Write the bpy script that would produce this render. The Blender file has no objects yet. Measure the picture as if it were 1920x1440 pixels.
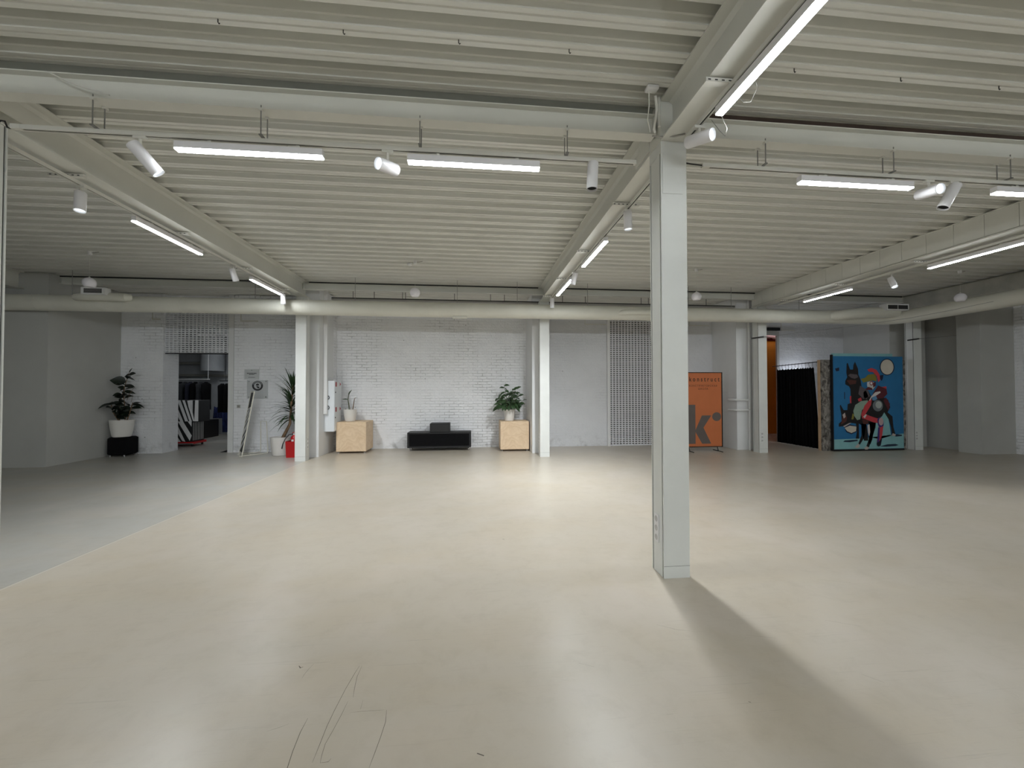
import bpy, bmesh, math, random
from mathutils import Vector, Matrix
random.seed(7)
S = bpy.context.scene
COL = S.collection
R = math.radians

# ------------------------------------------------------------------ helpers
def lin(c):
    o = []
    for v in c[:3]:
        v = v / 255.0
        o.append(v / 12.92 if v <= 0.04045 else ((v + 0.055) / 1.055) ** 2.4)
    return (o[0], o[1], o[2], 1.0)

class MB:
    """collects shapes; build() links them as ONE mesh object"""
    def __init__(s, off=(0, 0, 0)):
        s.v = []; s.f = []; s.m = []; s.off = Vector(off)
    def add(s, vs, fs, mi=0):
        b = len(s.v)
        s.v += [Vector(v) for v in vs]
        for f in fs:
            s.f.append(tuple(b + i for i in f)); s.m.append(mi)
        return s
    def box(s, x0, y0, z0, x1, y1, z1, mi=0):
        vs = [(x, y, z) for z in (z0, z1) for y in (y0, y1) for x in (x0, x1)]
        return s.add(vs, [(0, 2, 3, 1), (4, 5, 7, 6), (0, 1, 5, 4), (2, 6, 7, 3), (0, 4, 6, 2), (1, 3, 7, 5)], mi)
    def obox(s, c, size, M=None, mi=0):
        M = M or Matrix.Identity(3); c = Vector(c)
        h = [d / 2 for d in size]
        vs = [c + M @ Vector((x * h[0], y * h[1], z * h[2])) for z in (-1, 1) for y in (-1, 1) for x in (-1, 1)]
        return s.add(vs, [(0, 2, 3, 1), (4, 5, 7, 6), (0, 1, 5, 4), (2, 6, 7, 3), (0, 4, 6, 2), (1, 3, 7, 5)], mi)
    def cbox(s, x0, y0, z0, x1, y1, z1, c=0.01, mi=0):
        """box with chamfered vertical edges and top/bottom rim"""
        def ring(i, z):
            return [(x0 + i + c, y0 + i, z), (x1 - i - c, y0 + i, z), (x1 - i, y0 + i + c, z), (x1 - i, y1 - i - c, z),
                    (x1 - i - c, y1 - i, z), (x0 + i + c, y1 - i, z), (x0 + i, y1 - i - c, z), (x0 + i, y0 + i + c, z)]
        vs = ring(c, z0) + ring(0, z0 + c) + ring(0, z1 - c) + ring(c, z1)
        fs = [tuple(range(7, -1, -1)), tuple(range(24, 32))]
        for k in range(3):
            for i in range(8):
                j = (i + 1) % 8
                fs.append((k * 8 + i, k * 8 + j, k * 8 + 8 + j, k * 8 + 8 + i))
        return s.add(vs, fs, mi)
    def tube(s, pts, r, n=10, mi=0, caps=True):
        pts = [Vector(p) for p in pts]
        rs = r if isinstance(r, (list, tuple)) else [r] * len(pts)
        vs = []; up = None
        for i, p in enumerate(pts):
            if i == 0: d = pts[1] - p
            elif i == len(pts) - 1: d = p - pts[i - 1]
            else: d = (pts[i + 1] - p).normalized() + (p - pts[i - 1]).normalized()
            d.normalize()
            if up is None:
                up = Vector((0, 0, 1)) if abs(d.z) < 0.9 else Vector((1, 0, 0))
            a = d.cross(up).normalized(); up = a.cross(d).normalized()
            for k in range(n):
                t = 2 * math.pi * k / n
                vs.append(p + (a * math.cos(t) + up * math.sin(t)) * rs[i])
        fs = []
        for i in range(len(pts) - 1):
            for k in range(n):
                l = (k + 1) % n
                fs.append((i * n + k, i * n + l, (i + 1) * n + l, (i + 1) * n + k))
        if caps:
            fs.append(tuple(range(n - 1, -1, -1))); fs.append(tuple((len(pts) - 1) * n + k for k in range(n)))
        return s.add(vs, fs, mi)
    def cyl(s, p0, p1, r0, r1=None, n=16, mi=0, caps=True):
        return s.tube([p0, p1], [r0, r0 if r1 is None else r1], n, mi, caps)
    def lathe(s, prof, n=28, c=(0, 0, 0), M=None, mi=0):
        M = M or Matrix.Identity(3); c = Vector(c); vs = []; fs = []
        for r, z in prof:
            for k in range(n):
                t = 2 * math.pi * k / n
                vs.append(c + M @ Vector((max(r, 1e-4) * math.cos(t), max(r, 1e-4) * math.sin(t), z)))
        for i in range(len(prof) - 1):
            for k in range(n):
                l = (k + 1) % n
                fs.append((i * n + k, i * n + l, (i + 1) * n + l, (i + 1) * n + k))
        return s.add(vs, fs, mi)
    def prism(s, poly, o, u, v, d, mi=0):
        """2-D polygon (a,b) on origin o with axes u, v, extruded along vector d"""
        o = Vector(o); u = Vector(u); v = Vector(v); d = Vector(d); n = len(poly)
        vs = [o + u * a + v * b for a, b in poly] + [o + u * a + v * b + d for a, b in poly]
        fs = [tuple(range(n)), tuple(range(2 * n - 1, n - 1, -1))]
        for i in range(n):
            j = (i + 1) % n
            fs.append((i, n + i, n + j, j))
        return s.add(vs, fs, mi)
    def leaf(s, base, d, up, L, w, droop=0.3, n=6, fold=0.25, mi=0, tip=1.0, wp=0.75):
        d = Vector(d).normalized(); up = Vector(up); side = d.cross(up)
        if side.length < 1e-3: side = d.cross(Vector((1, 0.2, 0)))
        side.normalize(); p = Vector(base); vs = []; fs = []
        for i in range(n + 1):
            t = i / n
            ww = w * (math.sin(math.pi * min(1, t ** wp * 1.0)) if wp != 1 else math.sin(math.pi * t)) * 0.5
            if i == 0: ww = w * 0.06
            if i == n: ww = w * 0.02
            nn = side.cross(d).normalized()
            vs += [p + side * ww + nn * ww * fold, p.copy(), p - side * ww + nn * ww * fold]
            d2 = (d + Vector((0, 0, -1)) * droop / n * 2 * t).normalized()
            p = p + d2 * (L / n); d = d2
        for i in range(n):
            a = i * 3
            fs += [(a, a + 3, a + 4, a + 1), (a + 1, a + 4, a + 5, a + 2)]
        return s.add(vs, fs, mi)
    def build(s, name, mats, parent=None, smooth=38, recalc=True):
        me = bpy.data.meshes.new(name)
        me.from_pydata([v - s.off for v in s.v], [], s.f)
        if not isinstance(mats, (list, tuple)): mats = [mats]
        for m in mats: me.materials.append(m)
        for p, mi in zip(me.polygons, s.m): p.material_index = mi
        if recalc:
            bm = bmesh.new(); bm.from_mesh(me)
            bmesh.ops.recalc_face_normals(bm, faces=bm.faces[:]); bm.to_mesh(me); bm.free()
        if smooth:
            for p in me.polygons: p.use_smooth = True
            me.set_sharp_from_angle(angle=R(smooth))
        o = bpy.data.objects.new(name, me); COL.objects.link(o)
        if parent is not None: o.parent = parent
        elif s.off.length: o.location = s.off
        return o

def tag(o, label, cat=None, group=None, kind=None):
    o['label'] = label
    if cat: o['category'] = cat
    if group: o['group'] = group
    if kind: o['kind'] = kind
    return o
def T(name, label, cat, loc=(0, 0, 0), group=None, kind=None):
    o = bpy.data.objects.new(name, None); COL.objects.link(o)
    o.location = loc; o.empty_display_size = 0.1
    return tag(o, label, cat, group, kind)
def struct(mb, name, mats, label, cat, smooth=38):
    return tag(mb.build(name, mats, None, smooth), label, cat, None, 'structure')
def copy_tree(o, parent=None):
    c = o.copy(); COL.objects.link(c)
    if parent is not None: c.parent = parent
    for ch in list(o.children): copy_tree(ch, c)
    return c
def text(name, body, size, mat, parent, o, u, v, align='CENTER', depth=0.0015, spacing=1.0, off=(0, 0, 0), stretch=1.0, bold=0.0):
    cu = bpy.data.curves.new('lettering', 'FONT'); cu.body = body; cu.size = size
    cu.align_x = align; cu.align_y = 'CENTER'; cu.space_character = spacing; cu.extrude = depth; cu.offset = bold
    t = bpy.data.objects.new('lettering', cu); COL.objects.link(t)
    bpy.context.view_layer.update()
    dg = bpy.context.evaluated_depsgraph_get()
    me = bpy.data.meshes.new_from_object(t.evaluated_get(dg))
    bpy.data.objects.remove(t); bpy.data.curves.remove(cu)
    u = Vector(u).normalized(); v = Vector(v).normalized(); w = u.cross(v)
    o = Vector(o) - Vector(off)
    for vert in me.vertices:
        c = vert.co.copy(); vert.co = o + u * c.x * stretch + v * c.y + w * c.z
    me.materials.clear(); me.materials.append(mat)
    ob = bpy.data.objects.new(name, me); COL.objects.link(ob); ob.parent = parent
    return ob

# ------------------------------------------------------------------ materials
class NT:
    def __init__(s, m): s.t = m.node_tree; s.n = s.t.nodes; s.l = s.t.links
    def N(s, ty, **k):
        n = s.n.new(ty)
        for a, b in k.items(): setattr(n, a, b)
        return n
    def set(s, n, **k):
        for a, b in k.items(): n.inputs[a].default_value = b
        return n
    def L(s, a, b): s.l.new(a, b)
    def math(s, op, a, b=None, clamp=False):
        n = s.N('ShaderNodeMath', operation=op, use_clamp=clamp)
        for i, x in enumerate((a, b)):
            if x is None: continue
            if isinstance(x, (int, float)): n.inputs[i].default_value = x
            else: s.L(x, n.inputs[i])
        return n.outputs[0]
    def ramp(s, x, a, b):
        n = s.N('ShaderNodeMapRange'); n.clamp = True
        n.inputs['From Min'].default_value = a; n.inputs['From Max'].default_value = b
        s.L(x, n.inputs['Value']); return n.outputs[0]
    def mix(s, f, a, b):
        n = s.N('ShaderNodeMix', data_type='RGBA')
        for i, x in ((0, f), (6, a), (7, b)):
            if isinstance(x, (int, float)): n.inputs[i].default_value = x
            elif isinstance(x, tuple): n.inputs[i].default_value = x
            else: s.L(x, n.inputs[i])
        return n.outputs[2]
    def coords(s, scale=(1, 1, 1), rot=(0, 0, 0)):
        tc = s.N('ShaderNodeTexCoord'); mp = s.N('ShaderNodeMapping')
        mp.inputs['Scale'].default_value = scale; mp.inputs['Rotation'].default_value = rot
        s.L(tc.outputs['Object'], mp.inputs['Vector']); return mp.outputs[0]
    def noise(s, vec, scale, detail=4, rough=0.55, dist=0.0):
        n = s.N('ShaderNodeTexNoise'); n.inputs['Scale'].default_value = scale
        n.inputs['Detail'].default_value = detail; n.inputs['Roughness'].default_value = rough
        n.inputs['Distortion'].default_value = dist
        s.L(vec, n.inputs['Vector']); return n.outputs['Fac']
    def bump(s, h, strength, dist=0.01, normal=None):
        b = s.N('ShaderNodeBump'); b.inputs['Strength'].default_value = strength; b.inputs['Distance'].default_value = dist
        s.L(h, b.inputs['Height'])
        if normal is not None: s.L(normal, b.inputs['Normal'])
        return b.outputs[0]

def base(name):
    m = bpy.data.materials.new(name); m.use_nodes = True
    t = NT(m); p = t.n['Principled BSDF']
    return m, t, p
def mat(name, rgb, rough=0.5, metal=0.0, var=0.06, vs=3.0, bump=0.0, bs=40.0, spec=0.5, stretch=(1, 1, 1)):
    m, t, p = base(name)
    c = lin(rgb); v = t.coords(stretch)
    nz = t.noise(v, vs, 5)
    d = tuple(x * (1 - var) for x in c[:3]) + (1,); e = tuple(min(1, x * (1 + var)) for x in c[:3]) + (1,)
    t.L(t.mix(t.ramp(nz, 0.3, 0.7), d, e), p.inputs['Base Color'])
    p.inputs['Roughness'].default_value = rough; p.inputs['Metallic'].default_value = metal
    p.inputs['Specular IOR Level'].default_value = spec
    if bump:
        t.L(t.bump(t.noise(v, bs, 4), bump, 0.005), p.inputs['Normal'])
    return m
def emit(name, rgb, strength):
    m, t, p = base(name)
    p.inputs['Base Color'].default_value = (0.8, 0.8, 0.8, 1)
    p.inputs['Emission Color'].default_value = rgb + (1,) if len(rgb) == 3 else rgb
    p.inputs['Emission Strength'].default_value = strength
    return m

def mat_floor():
    m, t, p = base('floor_resin')
    v = t.coords()
    a = t.noise(v, 0.4, 3, 0.5, 0.3); b = t.noise(v, 1.6, 5, 0.6, 0.3)
    f = t.math('ADD', t.math('MULTIPLY', a, 0.65), t.math('MULTIPLY', b, 0.35))
    warm = t.mix(t.ramp(f, 0.3, 0.7), lin((180, 171, 156)), lin((190, 182, 169)))
    grey = t.mix(t.ramp(f, 0.3, 0.7), lin((166, 164, 157)), lin((175, 173, 167)))
    sx = t.N('ShaderNodeSeparateXYZ'); t.L(v, sx.inputs[0])
    X = sx.outputs['X']
    side = t.ramp(X, -3.80, -3.77)
    col = t.mix(side, grey, warm)
    # ochre blotches
    bl = t.ramp(t.noise(t.coords((1, 2.2, 1)), 0.8, 4, 0.6, 0.6), 0.45, 0.80)
    col = t.mix(t.math('MULTIPLY', bl, 0.4), col, lin((180, 165, 138)))
    # faint scuffs: thin stretched streaks in two directions
    for rot, sc in ((0.5, (1.2, 30, 1)), (-0.9, (1.0, 34, 1)), (1.9, (1.5, 40, 1)), (0.1, (0.9, 24, 1)), (-0.35, (1.6, 46, 1))):
        w = t.coords(sc, (0, 0, rot))
        st = t.ramp(t.noise(w, 1.6, 3, 0.6, 0.8), 0.64, 0.76)
        pa = t.ramp(t.noise(t.coords((1, 1, 1), (0, 0, rot)), 1.1, 2), 0.42, 0.62)
        col = t.mix(t.math('MULTIPLY', t.math('MULTIPLY', st, pa), 0.26), col, lin((120, 112, 98)))
    mott = t.noise(v, 5.5, 6, 0.7, 0.3)
    col = t.mix(t.math('MULTIPLY', t.ramp(mott, 0.48, 0.72), 0.22), col, lin((150, 140, 122)))
    col = t.mix(t.math('MULTIPLY', t.ramp(t.noise(v, 1.1, 3, 0.5, 0.6), 0.5, 0.75), 0.30), col, lin((206, 196, 188)))
    # joint line between the two pours
    jd = t.math('ABSOLUTE', t.math('ADD', X, 3.785))
    j = t.ramp(jd, 0.016, 0.004)
    col = t.mix(t.math('MULTIPLY', j, 0.5), col, lin((214, 210, 200)))
    j2 = t.ramp(t.math('ABSOLUTE', t.math('ADD', X, 3.803)), 0.008, 0.002)
    col = t.mix(t.math('MULTIPLY', j2, 0.5), col, lin((140, 134, 122)))
    t.L(col, p.inputs['Base Color'])
    rr = t.N('ShaderNodeMapRange'); t.L(t.noise(v, 0.7, 3, 0.5), rr.inputs['Value'])
    rr.inputs['From Min'].default_value = 0.3; rr.inputs['From Max'].default_value = 0.7
    rr.inputs['To Min'].default_value = 0.285; rr.inputs['To Max'].default_value = 0.35
    t.L(rr.outputs[0], p.inputs['Roughness'])
    p.inputs['Specular IOR Level'].default_value = 0.5
    return m
def mat_brick(name='painted_brick', strong=1.0, rgb=(245, 246, 249)):
    m, t, p = base(name)
    v = t.coords()
    sx = t.N('ShaderNodeSeparateXYZ'); t.L(v, sx.inputs[0])
    cb = t.N('ShaderNodeCombineXYZ')
    wob = t.noise(v, 2.2, 3)
    t.L(t.math('ADD', sx.outputs['X'], sx.outputs['Y']), cb.inputs[0])
    t.L(t.math('ADD', sx.outputs['Z'], t.math('MULTIPLY', wob, 0.035)), cb.inputs[1])
    br = t.N('ShaderNodeTexBrick'); t.L(cb.outputs[0], br.inputs['Vector'])
    t.set(br, **{'Scale': 1.0, 'Mortar Size': 0.007, 'Mortar Smooth': 0.6, 'Brick Width': 0.265, 'Row Height': 0.078})
    mort = br.outputs['Fac']
    patch = t.ramp(t.noise(v, 1.1, 4, 0.6), 0.46, 0.66)
    # bare courses low near the right end of the bay
    low = t.math('MULTIPLY', t.ramp(sx.outputs['Z'], 1.5, 0.2), t.ramp(t.math('ABSOLUTE', t.math('SUBTRACT', sx.outputs['X'], 0.55)), 0.9, 0.2))
    patch = t.math('MAXIMUM', patch, low)
    dirt = t.math('MULTIPLY', t.math('MULTIPLY', mort, patch), t.ramp(t.noise(v, 7, 4), 0.42, 0.62))
    c = lin(rgb)
    col = t.mix(t.ramp(t.noise(v, 1.6, 6, 0.65), 0.3, 0.7), tuple(x * 0.93 for x in c[:3]) + (1,), c)
    col = t.mix(t.math('MULTIPLY', dirt, 0.62 * strong), col, lin((92, 88, 82)))
    foot = t.math('MULTIPLY', t.ramp(sx.outputs['Z'], 0.45, 0.0), t.ramp(t.noise(v, 5, 5, 0.7), 0.5, 0.7))
    col = t.mix(t.math('MULTIPLY', foot, 0.5), col, lin((120, 116, 110)))
    vo = t.N('ShaderNodeTexVoronoi'); vo.inputs['Scale'].default_value = 2.6; t.L(v, vo.inputs['Vector'])
    spk = t.ramp(vo.outputs['Distance'], 0.045, 0.02)
    col = t.mix(t.math('MULTIPLY', spk, 0.7), col, lin((70, 66, 62)))
    t.L(col, p.inputs['Base Color']); p.inputs['Roughness'].default_value = 0.55
    h = t.math('SUBTRACT', t.math('ADD', t.math('MULTIPLY', t.noise(v, 5, 5, 0.6), 1.1), t.math('MULTIPLY', t.noise(v, 24, 4), 0.35)), t.math('MULTIPLY', t.math('MULTIPLY', mort, t.math('ADD', t.math('MULTIPLY', patch, 0.8), 0.2)), 0.7 * strong))
    t.L(t.bump(h, 0.9, 0.034), p.inputs['Normal'])
    return m
def mat_ply():
    m, t, p = base('birch_plywood')
    v = t.coords((1.0, 1.0, 1.0))
    w = t.N('ShaderNodeTexWave', wave_type='RINGS'); w.rings_direction = 'Y'
    t.set(w, **{'Scale': 2.6, 'Distortion': 16.0, 'Detail': 3.0, 'Detail Scale': 1.6})
    t.L(v, w.inputs['Vector'])
    n = t.noise(v, 4, 5)
    f = t.math('ADD', t.math('MULTIPLY', w.outputs['Fac'], 0.22), t.math('MULTIPLY', n, 0.78))
    t.L(t.mix(t.ramp(f, 0.25, 0.75), lin((212, 184, 150)), lin((228, 204, 174))), p.inputs['Base Color'])
    p.inputs['Roughness'].default_value = 0.6
    return m
def mat_foam():
    m, t, p = base('grey_fleece')
    v = t.coords((1, 1, 0.7))
    a = t.noise(v, 7, 5, 0.6, 1.5)
    t.L(t.mix(t.ramp(a, 0.35, 0.65), lin((70, 66, 62)), lin((168, 162, 154))), p.inputs['Base Color'])
    p.inputs['Roughness'].default_value = 0.95
    t.L(t.bump(a, 1.0, 0.05), p.inputs['Normal'])
    return m
def mat_duct():
    m, t, p = base('duct_paint')
    v = t.coords()
    w = t.N('ShaderNodeTexWave', wave_type='BANDS'); w.bands_direction = 'X'
    t.set(w, **{'Scale': 5.2, 'Distortion': 0.0}); t.L(v, w.inputs['Vector'])
    n = t.noise(v, 1.5, 5)
    t.L(t.mix(t.ramp(n, 0.3, 0.7), lin((208, 207, 196)), lin((220, 219, 208))), p.inputs['Base Color'])
    p.inputs['Roughness'].default_value = 0.5
    t.L(t.bump(t.math('ADD', t.math('MULTIPLY', w.outputs['Fac'], 0.25), n), 0.3, 0.01), p.inputs['Normal'])
    return m

M = {}
M['floor'] = mat_floor()
M['scratch'] = mat('scratch_dark', (88, 80, 70), 0.6)
M['deck'] = mat('deck_paint', (220, 220, 214), 0.6, var=0.05, vs=1.2, stretch=(0.4, 2, 1))
M['steel'] = mat('column_paint', (218, 220, 217), 0.4, var=0.05, vs=2.0, bump=0.05, bs=30)
M['beam'] = mat('beam_paint', (216, 216, 209), 0.42, var=0.05, vs=1.5)
M['groove'] = mat('groove_dark', (52, 52, 52), 0.8)
M['plaster'] = mat('wall_plaster', (228, 229, 230), 0.6, var=0.04, vs=1.2, bump=0.12, bs=14)
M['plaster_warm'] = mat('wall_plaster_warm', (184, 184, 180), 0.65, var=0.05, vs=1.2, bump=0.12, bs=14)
M['brick'] = mat_brick()
M['rough'] = mat_brick('rough_painted_wall', 0.25, (224, 225, 228))
M['white'] = mat('white_lacquer', (226, 226, 226), 0.35, var=0.02)
M['lampwhite'] = mat('lamp_white', (228, 227, 230), 0.38, var=0.02)
M['rail'] = mat('rail_white', (214, 213, 206), 0.4, var=0.03)
M['zinc'] = mat('zinc_rod', (140, 140, 138), 0.4, metal=0.7)
M['black'] = mat('black_satin', (15, 15, 17), 0.5, var=0.1)
M['blackcloth'] = mat('black_fabric', (13, 13, 15), 0.95, var=0.2, vs=8, spec=0.2)
M['blackwire'] = mat('black_cable', (24, 24, 24), 0.5)
M['greywire'] = mat('grey_cable', (150, 148, 142), 0.5)
M['duct'] = mat_duct()
M['ply'] = mat_ply()
M['pot'] = mat('white_plastic_pot', (222, 219, 214), 0.35, var=0.02)
M['soil'] = mat('dark_soil', (40, 32, 26), 0.95, var=0.3, vs=20, bump=0.6, bs=40)
M['leafd'] = mat('leaf_dark', (26, 36, 26), 0.35, var=0.35, vs=5)
M['leafg'] = mat('leaf_green', (52, 76, 46), 0.35, var=0.3, vs=6)
M['leafy'] = mat('leaf_blade', (38, 62, 30), 0.38, var=0.3, vs=6)
M['bark'] = mat('plant_bark', (122, 98, 74), 0.85, var=0.3, vs=25, bump=0.5, bs=50)
M['twig'] = mat('green_stem', (82, 88, 60), 0.6, var=0.2)
M['red'] = mat('red_paint', (176, 22, 26), 0.35, var=0.06)
M['redlabel'] = mat('red_print', (170, 40, 52), 0.5)
M['darkprint'] = mat('dark_print', (48, 48, 50), 0.6)
M['chrome'] = mat('steel_bright', (190, 190, 190), 0.25, metal=0.9)
M['cabinet'] = mat('cabinet_white', (222, 226, 230), 0.4, var=0.02)
M['globe'] = mat('opal_glass', (226, 224, 230), 0.25, var=0.01)
M['orange'] = mat('orange_print', (196, 112, 66), 0.5, var=0.04)
M['brownprint'] = mat('brown_print', (84, 52, 34), 0.55)
M['curtain'] = mat('black_curtain', (10, 10, 12), 0.95, var=0.2, vs=10, spec=0.15)
M['foam'] = mat_foam()
M['woodedge'] = mat('raw_pine', (190, 160, 128), 0.65, var=0.1, vs=8)
M['sign'] = mat('clear_sign', (196, 199, 200), 0.2, var=0.02)
M['blue'] = mat('blue_denim', (44, 56, 110), 0.85, var=0.45, vs=9)
M['beigebox'] = mat('beige_panel', (176, 160, 128), 0.7, var=0.1)
M['greywall'] = mat('store_grey', (172, 175, 178), 0.7, var=0.08, bump=0.2, bs=10)
M['darkwall'] = mat('dark_interior', (60, 58, 58), 0.9)
M['ochre'] = mat('ochre_wall', (190, 122, 22), 0.7, var=0.1, vs=1.0)
M['redwall'] = mat('dark_red_wall', (110, 26, 36), 0.8)
M['cone'] = mat('grey_frame', (188, 188, 186), 0.45)
M['wirewhite'] = mat('white_tube', (224, 221, 208), 0.4)
M['shutter'] = mat('shutter_aluminium', (226, 227, 230), 0.45, var=0.03)
M['lampblack'] = mat('lamp_baffle', (14, 14, 14), 0.5)
M['gap_shade'] = mat('gap_shade_grey', (120, 120, 112), 0.8)  # grey that stands for the shade in the beam gaps
M['stone'] = mat('rough_fireproofing', (176, 174, 164), 0.9, var=0.14, vs=4, bump=0.8, bs=9)

LED_E = 26.0
M['led'] = emit('led_diffuser', (1.0, 0.985, 1.0), LED_E)
M['ledside'] = emit('led_side', (.93, .975, 1.0), 14.0)
M['ledpink'] = emit('led_pinkish', (1.0, 0.86, 0.9), 5.0)
M['lens'] = emit('spot_lens', (0.84, 0.95, 1.0), 0.66)
M['lensdim'] = emit('spot_lens_dim', (0.9, 0.97, 1.0), 6.0)

# ------------------------------------------------------------------ grid of the hall
XZ, XA, XB, XC, XD = -9.53, -3.9, 1.735, 7.402, 11.78
Y0, Y1, Y2 = -2.955, 3.245, 9.45          # front faces of the column rows
CW = 0.115                                # half a column's width
BZ, DZ = 3.76, 4.12                       # underside of beams, underside of deck

# ------------------------------------------------------------------ floor
f = MB().box(-14.2, -22.2, -0.15, 16.2, 16.2, 0.0)
def scratch(pts, w):
    n = len(pts)
    vs = []
    for i, (x, y) in enumerate(pts):
        a = Vector(pts[max(0, i - 1)]); b = Vector(pts[min(n - 1, i + 1)])
        d = (b - a).normalized(); nn = Vector((-d.y, d.x)) * w * (0.4 if i in (0, n - 1) else 1)
        vs += [(x + nn.x, y + nn.y, 0.0004), (x - nn.x, y - nn.y, 0.0004)]
    f.add(vs, [(2 * i, 2 * i + 1, 2 * i + 3, 2 * i + 2) for i in range(n - 1)], 1)
for pts, w in [
    ([(-0.654, 2.406), (-0.663, 2.352), (-0.678, 2.229), (-0.688, 2.083), (-0.691, 1.997), (-0.688, 1.894), (-0.686, 1.807)], .0011),
    ([(-0.64, 2.405), (-0.643, 2.319), (-0.631, 2.225), (-0.62, 2.163)], .0010),
    ([(-0.639, 2.143), (-0.644, 2.061), (-0.654, 1.967), (-0.664, 1.896), (-0.659, 1.843), (-0.652, 1.802)], .0009),
    ([(-0.801, 2.052), (-0.803, 1.971), (-0.794, 1.871), (-0.782, 1.793), (-0.775, 1.74)], .0014),
    ([(-0.429, 2.063), (-0.418, 1.992), (-0.423, 1.902), (-0.43, 1.825), (-0.437, 1.758)], .0012),
    ([(-0.604, 2.065), (-0.563, 2.067), (-0.474, 2.066), (-0.441, 2.066)], .0006),
    ([(-0.924, 2.454), (-0.937, 2.411), (-0.945, 2.365), (-0.945, 2.335)], .0007),
    ([(-0.652, 1.803), (-0.619, 1.804), (-0.612, 1.82)], .001),
    ([(-0.564, 2.141), (-0.56, 2.082)], .0009), ([(-0.962, 1.992), (-0.915, 2.009), (-0.878, 2.025)], .0006),
    ([(-1.005, 2.442), (-0.989, 2.423), (-0.977, 2.431)], .004),
    ([(0.62, 2.30), (0.70, 2.26)], .0008), ([(1.25, 2.62), (1.36, 2.55), (1.44, 2.53)], .0009), ([(2.18, 2.05), (2.24, 1.98)], .0011),
    ([(1.78, 2.45), (1.95, 2.40)], .0009), ([(2.44, 2.55), (2.62, 2.46)], .0012), ([(2.9, 3.1), (3.12, 3.02)], .0011),
    ([(0.02, 1.78), (0.05, 1.765)], .006), ([(1.41, 1.93), (1.42, 1.925)], .004), ([(0.32, 4.28), (0.34, 4.275)], .008)]:
    scratch(pts, w)
struct(f, 'floor', [M['floor'], M['scratch']], 'glossy beige resin floor with scuffs and a pale joint line', 'floor', smooth=0)

# ------------------------------------------------------------------ corrugated deck
PER = 0.2375
prof = [(-0.034, DZ + .135), (-0.022, DZ + .052), (-0.010, DZ + .047), (0.0, DZ), (0.034, DZ), (0.039, DZ + .009), (0.047, DZ + .009), (0.052, DZ), (0.090, DZ), (0.104, DZ + .135)]
d = MB(); vs = []; k0 = -106
ys = []
for k in range(k0, 38):
    for (a, z) in prof: ys.append((3.02 + k * PER + a, z))
XL, XR = -14.2, 15.2
for (y, z) in ys: vs += [(XL, y, z), (XR, y, z)]
d.add(vs, [(2 * i, 2 * i + 1, 2 * i + 3, 2 * i + 2) for i in range(len(ys) - 1)])
d.box(XL, ys[0][0], DZ + .15, XR, ys[-1][0], DZ + .20)
struct(d, 'ceiling', M['deck'], 'ribbed steel deck ceiling painted pale grey', 'ceiling', smooth=0)

# ------------------------------------------------------------------ walls
def wall(name, boxes, m, label):
    w = MB()
    for b in boxes: w.box(*b)
    return struct(w, name, m, label, 'wall', smooth=0)
HT = 4.115
wall('wall_left', [(-14.2, 9.3, 0, -8.95, 11.6, HT)], M['plaster_warm'], 'plain grey wall block with a right angle corner at the far left')
wall('wall_back_left', [(-8.949, 11.05, 0, -7.95, 11.6, HT), (-7.95, 11.18, 3.72, -6.2, 11.6, HT)], M['brick'], 'narrow rough white pier between grey corner and store opening')
wall('wall_back_inner', [(-6.2, 11.0, 0, -3.7, 11.5, HT)], M['brick'], 'white brick wall carrying two small signs')
wall('wall_pier_left', [(-4.05, 10.0, 0, -3.7, 10.999, HT)], M['plaster'], 'white pier behind the column beside the fire extinguisher')
wall('wall_back', [(-3.7, 11.25, 0, 1.93, 11.6, HT)], M['brick'], 'white painted brick wall behind the low black podium')
wall('wall_pier_middle', [(1.52, 10.05, 0, 1.93, 11.249, HT)], M['plaster'], 'white pier to the right of the right plywood cube')
wall('wall_back_plain', [(1.93, 11.15, 0, 3.88, 11.6, HT), (3.88, 11.22, 3.72, 5.78, 11.6, HT), (5.78, 11.08, 0, 7.07, 11.6, HT)], M['rough'], 'lumpy white wall on both sides of the closed perforated shutter')
wall('wall_pier_right', [(7.07, 10.0, 0, 7.75, 11.599, HT)], M['plaster'], 'white pier with heating pipes behind the orange banner')
wall('wall_back_right', [(7.75, 11.4, 0, 8.25, 11.5, HT), (8.25, 11.4, 3.42, 9.46, 11.5, HT), (9.46, 11.4, 0, 13.4, 11.5, HT)], M['rough'], 'pale wall behind the curtained booth beside the ochre doorway')
wall('wall_pier_far', [(11.66, 10.0, 0, 12.78, 11.399, HT)], M['plaster_warm'], 'grey pier behind the painting and its column')
wall('wall_niche', [(12.95, 9.1, 0, 13.4, 11.399, HT), (12.84, 9.1, 0, 12.95, 11.399, 1.94)], M['plaster_warm'], 'shaded recessed wall with a low ledge right of the painting')
wall('wall_right', [(12.55, 8.62, 0, 15.4, 9.1, HT)], M['plaster_warm'], 'grey wall block with a lit edge at the far right')
wall('wall_right_strip', [(13.52, 8.46, 0, 14.2, 8.62, HT)], M['brick'], 'rough strip of wall at the right edge')
wall('wall_side_left', [(-14.4, -22.2, 0, -14.2, 9.3, HT)], M['plaster'], 'left side wall of the hall')
wall('wall_side_right', [(15.2, -22.2, 0, 15.4, 8.62, HT)], M['plaster'], 'right side wall of the hall')
wall('wall_rear', [(-14.2, -22.4, 0, 15.2, -22.2, HT)], M['plaster'], 'rear wall behind the camera')
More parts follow.
